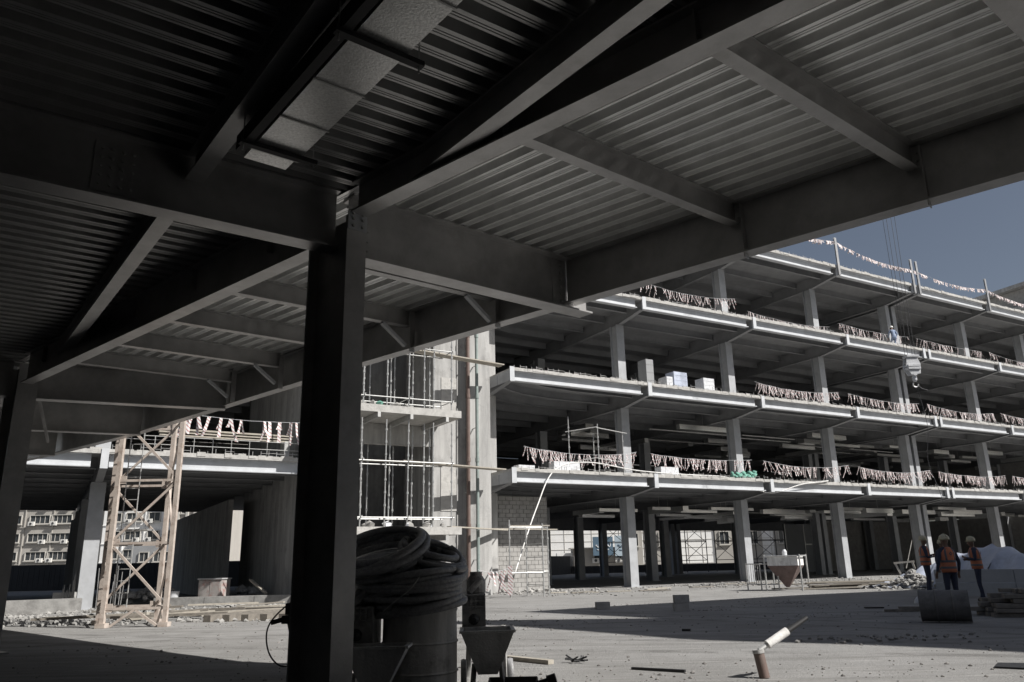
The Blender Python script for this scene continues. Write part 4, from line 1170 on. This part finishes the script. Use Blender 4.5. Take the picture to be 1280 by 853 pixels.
o = tp.build('tarpaulin', M['tarp'], None, True); tag(o, 'blue white tarpaulin draped over a heap behind the workers', 'tarpaulin')
o.modifiers.new('solid', 'SOLIDIFY').thickness = .02
b = MB(); b.loop_prism([(17.0, 35.9, 0), (17.7, 35.5, 0), (18.2, 35.7, .85), (17.8, 36.1, .95)], (.2, .4, .0)); o = b.build('dark_sheet', M['navy']); tag(o, 'dark blue sheet hanging at the left end of the tarpaulin', 'sheet')
b = MB(); b.bar((17.3, 36.6, .02), (16.95, 36.7, 1.0), .08, .08); b.bar((16.9, 36.7, .98), (17.7, 36.4, 1.04), .08, .08); b.bar((17.75, 36.3, .02), (17.6, 36.4, 1.0), .08, .08); o = b.build('timber_trestle', M['wood']); tag(o, 'pale timber trestle beside the tarpaulin', 'trestle')
b = MB()
for k in range(150):
    a = random.uniform(0, 6.28); r = abs(random.gauss(0, .75)); zz = max(0, .72 - r * .62) * random.uniform(.5, 1)
    b.stone((16.3 + r * math.cos(a) * 1.1, 33.9 + r * math.sin(a) * 1.1, zz), random.uniform(.07, .17))
o = b.build('rubble', M['rubble'], None, kind='stuff'); o['label'] = 'pile of pale broken rubble in front of the tarpaulin'; o['category'] = 'rubble'
b = MB(); b.box((17.25, 35.1, .42), (.36, .04, .22)); o = b.build('plywood_offcut', M['wood']); tag(o, 'plywood offcut standing behind the rubble pile', 'plywood')
# steel hopper on its frame, guard rail beside it
t = thing('steel_hopper', V((11.4, 34.8, 0)), 'steel hopper with a pointed red oxide bottom on a tube frame', 'hopper')
c = V((11.42, 34.75, 0)); hx_, hy_ = V((.87, -.5, 0)).normalized(), V((.5, .87, 0)).normalized()
def ring(r, z): return [c + hx_ * (r * s) + hy_ * (r * q) + UZ * z for s, q in ((-1, -1), (1, -1), (1, 1), (-1, 1))]
b = MB(); r0, r1 = ring(.62, 1.0), ring(.62, 1.36); b.loop_prism(r0, (0, 0, .36)); b.build('box', M['hopper'], t)
b = MB(); r2 = ring(.63, .995); r3 = ring(.06, .12); k = 0; b.v += r2 + r3; b.f += [[0, 1, 5, 4], [1, 2, 6, 5], [2, 3, 7, 6], [3, 0, 4, 7], [4, 5, 6, 7], [0, 3, 2, 1]]; b.build('cone', M['rust2'], t)
for p in ring(.72, 0):
    b = MB(); b.tube(p + UZ * .004, p + UZ * 1.45, .035, 8); b.build('leg', M['zinc'], t)
b = MB(); q = ring(.72, 1.39)
for i in range(4): b.tube(q[i], q[(i + 1) % 4], .03, 6)
b.build('rim', M['zinc'], t)
b = MB(); b.lathe(c + UZ * 1.36, [(.1, 0), (.1, .22), (.05, .3)], 10); b.build('vent', M['foil'], t)
t = thing('guard_rail', V((10.3, 35.3, 0)), 'small silver tube guard rail left of the steel hopper', 'guard rail')
gp_ = [V((10.05, 35.9, 0)), V((10.35, 34.9, 0)), V((11.0, 34.6, 0))]
for p in gp_: pole(p + UZ * .004, p + UZ * 1.12, t, 'post', .03, False)
for z in (1.08, .25):
    for p, q in zip(gp_, gp_[1:]): pole(p + UZ * z, q + UZ * z, t, 'rail', .025, False)
for k in range(5):
    p = gp_[0].lerp(gp_[1], (k + 1) / 6); pole(p + UZ * .25, p + UZ * 1.08, t, 'baluster', .015, False)
# planks in a low pile
t = thing('plank_pile', V((13.8, 35, 0)), 'low pile of pale planks beside the hopper', 'planks')
for k in range(12):
    x = 13.8 + random.uniform(-1, 1); y = 35 + random.uniform(-.7, .7); a = random.uniform(-.5, .25); L = random.uniform(1.0, 1.9); z = .04 + .045 * (k // 2)
    b = MB(); b.bar((x - L * math.cos(a), y - L * math.sin(a), z), (x + L * math.cos(a), y + L * math.sin(a), z + .04), .22, .045); b.build('plank', M['wood'] if k % 3 else M['dwood'], t)
# blocks, boards and scraps lying on the ground
def hollow_block(b, c, X, Y, l=.4, wd_=.2, h=.2):
    b.box(c + UZ * h / 2, (l / 2, wd_ / 2, h / 2), (X, Y, UZ))
for loc, n, yaw, lb in (((2.46, 24.0), 1, .15, 'single grey concrete block lying in the shade left of the double block'), ((4.43, 22.5), 2, .1, 'two grey concrete blocks stacked on the yard')):
    t = thing('concrete_block', V((loc[0], loc[1], .002)), lb, 'block'); X = V((math.cos(yaw), math.sin(yaw), 0)); Y = V((-X.y, X.x, 0))
    for k in range(n):
        b = MB(); hollow_block(b, V((loc[0] + .02 * k, loc[1], .004 + k * .212)), X, Y); b.build('block', M['block'], t)
for p, q, wd_, th, m, lb, nm in (((-.18, 12.2, .03), (.44, 11.55, .03), .11, .055, 'wood', 'short pale board lying on the sunlit ground', 'board'),
        ((1.45, 10.85, .015), (2.05, 10.45, .02), .05, .03, 'black', 'dark flattened strip lying on the sunlit ground', 'strip'),
        ((9.0, 20.4, .03), (10.15, 20.1, .05), .12, .06, 'dwood', 'dark stick lying left of the drum', 'stick'), ((9.3, 20.3, .10), (10.3, 20.0, .10), .08, .05, 'dwood', 'second dark stick lying across the first left of the drum', 'stick'),
        ((9.15, 21.9, .02), (9.6, 21.8, .02), .2, .03, 'black', 'flat dark offcut on the shaded ground', 'offcut'),
        ((3.2, 16.3, .02), (3.35, 16.25, .02), .09, .04, 'black', 'tiny dark scrap on the shaded ground', 'scrap')):
    b = MB(); b.bar(p, q, wd_, th); tag(b.build(nm, M[m]), lb, nm)
b = MB()
for k in range(9): 
    a = random.uniform(0, 6.28); b.tube((.80 + random.uniform(-.08, .08), 11.66 + random.uniform(-.08, .08), .03), (.80 + .16 * math.cos(a), 11.66 + .16 * math.sin(a), random.uniform(.02, .1)), .012, 5)
tag(b.build('wire_tangle', M['black']), 'small tangle of dark wire on the sunlit ground', 'wire')
b = MB(); b.stone((11.43, 23.6, .07), .17); tag(b.build('plastic_bag', M['foil'], None, True), 'white plastic bag lying left of the panels', 'bag')
b = MB(); b.stone((11.9, 23.0, .05), .11); tag(b.build('plastic_cup', M['foil'], None, True), 'small white scrap beside the plastic bag', 'scrap')
b = MB(); b.loop_prism([(5.75, 10.25, .012), (6.9, 9.5, .012), (7.4, 10.2, .012), (6.0, 10.6, .012)], (0, 0, .01)); tag(b.build('dark_plate', M['black']), 'thin dark plate on the ground at the lower right corner', 'plate')  # thin flat dark shape lying on the ground
# brown pipe stub with a roller-like sleeve on a rod leaning out of it
t = thing('pipe_stub', V((2.83, 9.85, 0)), 'brown pipe stub standing in the ground with a sleeve on a rod leaning from it', 'pipe')
b = MB(); b.tube((2.85, 9.85, .002), (2.81, 9.87, .28), .062, 16); b.build('pipe', M['brown'], t, 40)
b = MB(); b.tube((2.812, 9.868, .27), (2.808, 9.87, .31), .068, 16); b.build('collar', M['grime'], t, 40)
u0, u1 = V((2.82, 9.87, .30)), V((3.36, 10.0, .58)); du_ = (u1 - u0).normalized()
b = MB(); b.tube(u0, u0 + du_ * .16, .028, 10); b.build('rod', M['zinc'], t)
b = MB(); b.tube(u0 + du_ * .13, u0 + du_ * .44, .05, 14); b.build('sleeve', M['hopper'], t, 40)
b = MB(); b.tube(u0 + du_ * .44, u0 + du_ * .76, .036, 10, .026); b.build('handle', M['black'], t)
b = MB()
for k in range(60): b.stone((6.0 + random.gauss(0, .9), 14.0 - .35 * random.gauss(0, .9) - .0, .02), random.uniform(.02, .06))
tag(b.build('stone_scatter', M['rubble'], None, kind='stuff'), 'scatter of small stones at the edge of the shade', 'stones', kind='stuff')

# left part of the yard
t = thing('concrete_kerb', V((-11, 31, 0)), 'long low concrete upstand on the ground behind the crane mast', 'kerb')
kp = [V((-13.6, 30.9, 0)), V((-8.2, 31.6, 0))]
d = (kp[1] - kp[0]).normalized()
for k in range(3):
    b = MB(); b.bar(kp[0] + d * (k * 1.82) + UZ * .18, kp[0] + d * (k * 1.82 + 1.80) + UZ * .18, .3, .35); b.build('kerb_length', M['kerb'], t)
b = MB(); b.bar((-17.6, 27.4, .24), (-15.3, 28.9, .24), .5, .46); tag(b.build('concrete_block', M['kerb']), 'long pale concrete block with dark stains at far left', 'block')
t = thing('timber_pile', V((-9, 25, 0)), 'loose timbers and sleepers lying between the mast and the upstand', 'timbers')
random.seed(21)
for k in range(26):
    x = random.uniform(-13.5, -6.5); y = random.uniform(22.6, 30); a = random.uniform(-.5, .4); L = random.uniform(.5, 1.7)
    b = MB(); b.bar((x - L * math.cos(a), y - L * math.sin(a), .05 + random.uniform(0, .1)), (x + L * math.cos(a), y + L * math.sin(a), .06 + random.uniform(0, .14)), random.uniform(.1, .24), random.uniform(.04, .1)); b.build('timber', M['wood'] if k % 2 else M['dwood'], t)
for k in range(6):
    x = -8.25 + k * .5; b = MB(); b.bar((x, 22.0, .09), (x + .8, 24.6, .09), .22, .17); b.build('sleeper', M['dwood'], t)
b = MB()
for k in range(1500):
    y = random.uniform(21.5, 31); x = random.uniform(-19, -6); b.stone((x, y, .02), random.choice((.02, .03, .04, .05, .07, .12)) * random.uniform(.7, 1.2))
tag(b.build('debris_litter', M['rubble'], None, kind='stuff'), 'broken litter on the ground in the left part of the yard', 'debris', kind='stuff')
t = thing('starter_bars', V((-16.5, 30.5, 0)), 'bundle of vertical rebar starter bars at the foot of the left column', 'rebar')
for k in range(22):
    x = -16.9 + random.uniform(0, 2.1); y = 30.6 + random.uniform(-.35, .35)
    b = MB(); b.tube((x, y, .0), (x + random.uniform(-.08, .08), y, random.uniform(.7, 1.55)), .016, 5); b.build('bar', M['dsteel'], t)
b = MB(); b.box((-17.0, 30.9, .32), (.3, .3, .31)); b.build('footing', M['concrete'], t)
def cabinet(x, y, z, w_, h_, m, lb, nm):
    t = thing(nm, V((x, y, 0)), lb, 'box'); X, Y = unit(100), unit(10)
    b = MB(); b.box(V((x, y, z + h_ / 2)), (w_ / 2, .35, h_ / 2), (X, Y, UZ)); b.build('body', M[m], t)
    for s_ in (-1, 1):
        b = MB(); b.box(V((x, y, z + h_ / 2)) + X * (s_ * w_ * .24) - Y * .36, (w_ * .22, .012, h_ * .44), (X, Y, UZ)); b.build('door', M[m], t)
    b = MB(); b.box(V((x, y, z + h_ + .02)), (w_ / 2 + .04, .4, .025), (X, Y, UZ)); b.build('lid', M['panel'], t)
cabinet(-12.4, 33.6, .004, 1.0, .95, 'redlight', 'white and red site cabinet on the slab behind the upstand', 'site_cabinet')
b = MB(); b.lathe((-13.9, 33.2, .004), [(.2, 0), (.24, .5), (.25, .52), (.22, .52), (.19, .45)], 14); tag(b.build('bucket', M['foil'], None, 40), 'whitish bucket behind the upstand left of the site cabinet', 'bucket')
b = MB(); b.bar((-10.9, 33.5, .9), (-9.9, 32.4, .4), .12, .06); tag(b.build('leaning_plank', M['wood']), 'pale plank leaning right of the site cabinet', 'plank')
for k, (x, y) in enumerate(((-15.2, 34.2), (-14.6, 33.9), (-11.6, 36), (-10.2, 36.4), (-16, 33.8))):
    b = MB()
    for j in range(14): b.stone((x + random.gauss(0, .3), y + random.gauss(0, .3), random.uniform(.1, .55)), random.uniform(.1, .3))
    tag(b.build('spoil_heap', M['grime'], None), ['dark waste heap behind the upstand, left of the mast', 'dark waste heap behind the mast, second from the left', 'dark waste heap right of the site cabinet', 'dark waste heap farthest right behind the upstand', 'dark waste heap farthest left behind the upstand'][k], 'heap', 'dark waste heaps behind the upstand')
# black stand with a looping cable beside the near column
t = thing('cable_stand', V((-3.0, 10.7, 0)), 'black stand with a drooping cable standing left of the near column', 'stand')
P = V((-2.85, 10.9, 0))
b = MB(); b.box(P + V((.05, 0, .70)), (.26, .16, .05)); b.box(P + V((.02, 0, .83)), (.2, .12, .07)); b.build('top', M['black'], t)
for q in ((-.30, -.1), (.25, -.15), (.1, .3)):
    b = MB(); b.tube(P + V((q[0] * .5, q[1] * .5, .68)), P + V((-q[0] * .2 if q[0] < 0 else q[0] * 1.1, q[1] * 1.6, .004)), .022, 6); b.build('leg', M['black'], t)
b = MB(); b.bar(P + V((-.38, 0, .66)), P + V((-.05, 0, .74)), .1, .06); b.build('arm', M['black'], t)
b = MB(); b.path(smooth([P + V((.2, .05, 1.05)), P + V((-.15, 0, .9)), P + V((-.42, 0, .62)), P + V((-.40, 0, .3)), P + V((-.2, 0, .12)), P + V((.1, 0, .25)), P + V((.2, 0, .5))]), .011, 5); b.build('cable', M['black'], t)

# ------------------------------------------------------------------ barrel, hoses and plastering machines by the near column
bc = V((-1.01, 8.58, 0))
t = thing('barrel', bc, 'grimy steel barrel standing beside the near column under the hose coils', 'barrel')
b = MB(); b.lathe(bc, [(.36, .004), (.388, .0041), (.386, .03), (.38, .05), (.38, .30), (.394, .315), (.38, .33), (.38, .58), (.394, .595), (.38, .61), (.377, .88), (.388, .905), (.38, .92), (.36, .905), (0, .895)], 36); b.build('shell', M['rust'], t, 40)
random.seed(17)
def coil(label, c, R, r, loops, tiltx, tilty, spread, height, sq=.8):
    t = thing('hose_coil', V(c), label, 'hose', 'black hose coils on the barrel')
    rx = Matrix.Rotation(tiltx, 3, 'X') @ Matrix.Rotation(tilty, 3, 'Y')
    for l in range(loops):
        pts = []; a0 = random.uniform(0, 6.28); Rl = R * random.uniform(1 - spread, 1 + spread * .6); z0 = height * (l / max(1, loops - 1) - .5) + random.uniform(-.015, .015)
        ex, ey = random.uniform(-.05, .05), random.uniform(-.05, .05); ta, tb = random.uniform(-.16, .16), random.uniform(-.16, .16)
        for i in range(37):
            a = a0 + 2 * PI * i / 36
            p = V((ex + Rl * math.cos(a), ey + Rl * sq * math.sin(a), z0 + Rl * (ta * math.cos(a) + tb * math.sin(a)) + .02 * (i / 36)))
            pts.append(V(c) + rx @ p)
        b = MB(); b.path(pts, r * random.uniform(.85, 1.1), 8); hl = b.build('hose_loop', M['rubber'], t, True)
        if l % 3 == 0:
            b = MB(); i = random.randrange(20, 34); b.tube(pts[i], pts[i + 1], r * 1.35, 10); b.build('coupling', M['zinc'], hl)
    return t
coil('lower pile of black hose loops heaped on the barrel top', (-1.09, 8.55, 1.07), .47, .034, 22, .06, -.04, .2, .30)
coil('tilted upper coil of thick black hose rising at the left of the pile', (-1.40, 8.5, 1.46), .46, .043, 8, .36, -.2, .10, .14, .9)
coil('smaller coil of black hose at the right top of the pile', (-.90, 8.62, 1.40), .32, .034, 10, .32, .24, .14, .16, .9)
b = MB(); b.path(smooth([V((-.95, 8.0, 1.24)), V((-1.04, 7.96, 1.12)), V((-1.2, 7.95, 1.0)), V((-1.3, 7.97, .92))]), .006, 5); tag(b.build('tie_wire', M['zinc']), 'pale tie wire hanging from the hose pile', 'wire')
def machine(label, P, yaw, tri, bo=0., bw=None):
    t = thing('plastering_machine', P, label, 'machine'); X, Y = V((math.cos(yaw), math.sin(yaw), 0)), V((-math.sin(yaw), math.cos(yaw), 0))
    at = lambda x, y, z: P + X * x + Y * y + UZ * z
    # V-shaped trough
    w0, w1, z0, z1, dp = tri
    f0 = [at(-w0, -dp, z1), at(w0, -dp, z1), at(w1, -dp + .05, z0), at(-w1, -dp + .05, z0)]; f1 = [at(-w0, dp, z1), at(w0, dp, z1), at(w1, dp - .05, z0), at(-w1, dp - .05, z0)]
    b = MB(); b.v += f0 + f1; b.f += [[0, 1, 2, 3], [4, 7, 6, 5], [1, 5, 6, 2], [0, 3, 7, 4], [3, 2, 6, 7]]; hp = b.build('hopper', M['hopper'], t)
    hp.modifiers.new('solid', 'SOLIDIFY').thickness = .012
    b = MB()
    for p, q in ((0, 1), (1, 5), (5, 4), (4, 0)):
        pts = f0 + f1; b.bar(pts[p] + UZ * .012, pts[q] + UZ * .012, .04, .024)
    b.build('rim', M['hopper'], hp)
    # mixing box above and behind with its grid and motor
    bw = bw or w0 * .86
    b = MB(); b.box(at(bo, dp + .27, z1 + .17), (bw, .24, .19), (X, Y, UZ)); bx = b.build('mixing_box', M['grime'], t)
    b = MB()
    for i in range(6): b.box(at(bo - bw * .93 + i * bw * .37, dp + .02, z1 + .29), (.007, .012, .07), (X, Y, UZ))
    for k in range(3): b.box(at(bo, dp + .018, z1 + .23 + k * .06), (bw * .95, .011, .006), (X, Y, UZ))
    b.build('guard_grid', M['grime'], bx)
    b = MB(); b.lathe(at(bo, dp + .02, z1 + .10), [(.045, 0), (.06, .02), (.05, .09), (.025, .12)], 12, -Y); b.build('outlet', M['black'], bx)
    b = MB(); b.lathe(at(bo + bw * .2, dp + .3, z1 + .36), [(.1, 0), (.11, .02), (.11, .14), (.07, .2), (.07, .24)], 16); b.build('motor', M['grime'], t)
    b = MB(); b.tube(at(bo - bw * .4, dp + .1, z1 + .38), at(bo + bw * .6, dp + .15, z1 + .52), .035, 10); b.build('handle', M['grime'], t)
    for sx in (-1, 1):
        b = MB(); b.bar(at(sx * w0 * .72, dp + .45, z1), at(sx * w0 * .8, dp + .5, .02), .045, .045); b.build('leg', M['grime'], t)
        b = MB(); b.bar(at(sx * w0 * .5, -dp + .1, z0 + .1), at(sx * w0 * .62, -dp + .08, .02), .04, .04); b.build('leg', M['grime'], t)
        b = MB(); b.lathe(at(sx * (w0 * .95), dp + .2, .17), [(.06, -.03), (.16, -.03), (.17, 0), (.16, .03), (.06, .03)], 20, X); b.build('wheel', M['rubber'], t, 40)
machine('cement caked plastering machine with a tapered trough right of the barrel', V((-.33, 8.85, 0)), .05, (.27, .10, .26, .66, .28), -.14, .13)
machine('cement caked plastering machine with a triangular trough between barrel and column', V((-1.345, 7.98, 0)), .0, (.295, .03, .10, .60, .17), -.24, .16)
t = thing('tool_tray', V((.0, 8.55, 0)), 'black plastic tray with tools lying in front of the right plastering machine', 'tray')
c = V((-.06, 8.5, .11)); 
b = MB(); b.v += [c + V(q) for q in ((-.2, -.14, 0), (.2, -.14, 0), (.2, .14, 0), (-.2, .14, 0), (-.25, -.19, .11), (.25, -.19, .11), (.25, .19, .11), (-.25, .19, .11))]; b.f += [[0, 3, 2, 1], [0, 1, 5, 4], [1, 2, 6, 5], [2, 3, 7, 6], [3, 0, 4, 7]]; o = b.build('tray', M['black'], t); o.modifiers.new('solid', 'SOLIDIFY').thickness = .012
b = MB(); b.box(c + V((0, 0, -.055)), (.19, .16, .05)); b.build('foot_block', M['black'], t)
b = MB(); b.tube(c + V((.1, 0, .04)), c + V((.38, -.05, .12)), .02, 8); b.lathe(c + V((.34, -.05, .10)), [(.05, 0), (.05, .09)], 12, V((1, -.1, .3))); b.build('hand_tool', M['black'], t)

# ------------------------------------------------------------------ scattered debris along the foot of the facade and grit in the yard
random.seed(31)
b = MB()
for k in range(900):
    a = random.choice((random.uniform(17.5, 60), random.gauss(21, 1.5), random.gauss(31, 2), random.gauss(40, 2))); o = abs(random.gauss(0, 3.2)) + .3
    p = W(a, o, .02); b.stone(p, random.uniform(.02, .06) if random.random() < .8 else random.uniform(.06, .13))
tag(b.build('facade_debris', M['rubble'], None, kind='stuff'), 'small broken debris along the foot of the building', 'debris', kind='stuff')
b = MB()
cl = [(random.uniform(-8, 9), 9.5 + 17 * random.random(), random.uniform(.2, 1.1)) for _ in range(34)]
for k in range(2600):
    if random.random() < .7: q = random.choice(cl); x = random.gauss(q[0], q[2] * 1.6); y = random.gauss(q[1], q[2] * .7)
    else: x = random.uniform(-9, 9); y = 9.5 + 18 * random.random() ** 1.6
    b.stone((x, y, .003), random.choice((.006, .008, .01, .012, .018, .03)) * random.uniform(.7, 1.3))
tag(b.build('grit', M['stone'], None, kind='stuff'), 'small dark grit spread over the yard', 'grit', kind='stuff')
lb_ = []
for k in range(14):
    a = random.uniform(19, 34); o = random.uniform(.8, 5.5); L = random.uniform(.3, 1.0); an = random.uniform(-.6, .6); p = W(a, o, .03 + .002 * k); X = F * math.cos(an) + N * math.sin(an)
    b = MB(); b.bar(p - X * L, p + X * L, random.uniform(.08, .22), .035); lb_.append((a, b.build('loose_board', M['dwood'] if k % 2 else M['wood']), k % 2))
NTH += ['thirteenth', 'fourteenth']
for k, q in enumerate(sorted(lb_, key=lambda q: q[0])): tag(q[1], '%s loose board, %s from the left, on the ground along the building front' % ('dark' if q[2] else 'pale', NTH[k]), 'board', 'loose boards along the building')
for k, (a, o) in enumerate(((18.6, 1.2), (19.4, 1.5), (20.3, .7), (20.8, 1.3))):
    b = MB()
    for j in range(7): b.stone(W(a + random.gauss(0, .22), o + random.gauss(0, .2), random.uniform(.03, .16)), random.uniform(.06, .15))
    tag(b.build('sack_heap', M['slab'] if k % 2 else M['rubble'], None), ['grey sack heap beside the concrete pier', 'white sack heap at the foot of the block wall', 'grey sack heap under the small scaffold', 'white bag heap by the scaffold leg'][k], 'sacks')
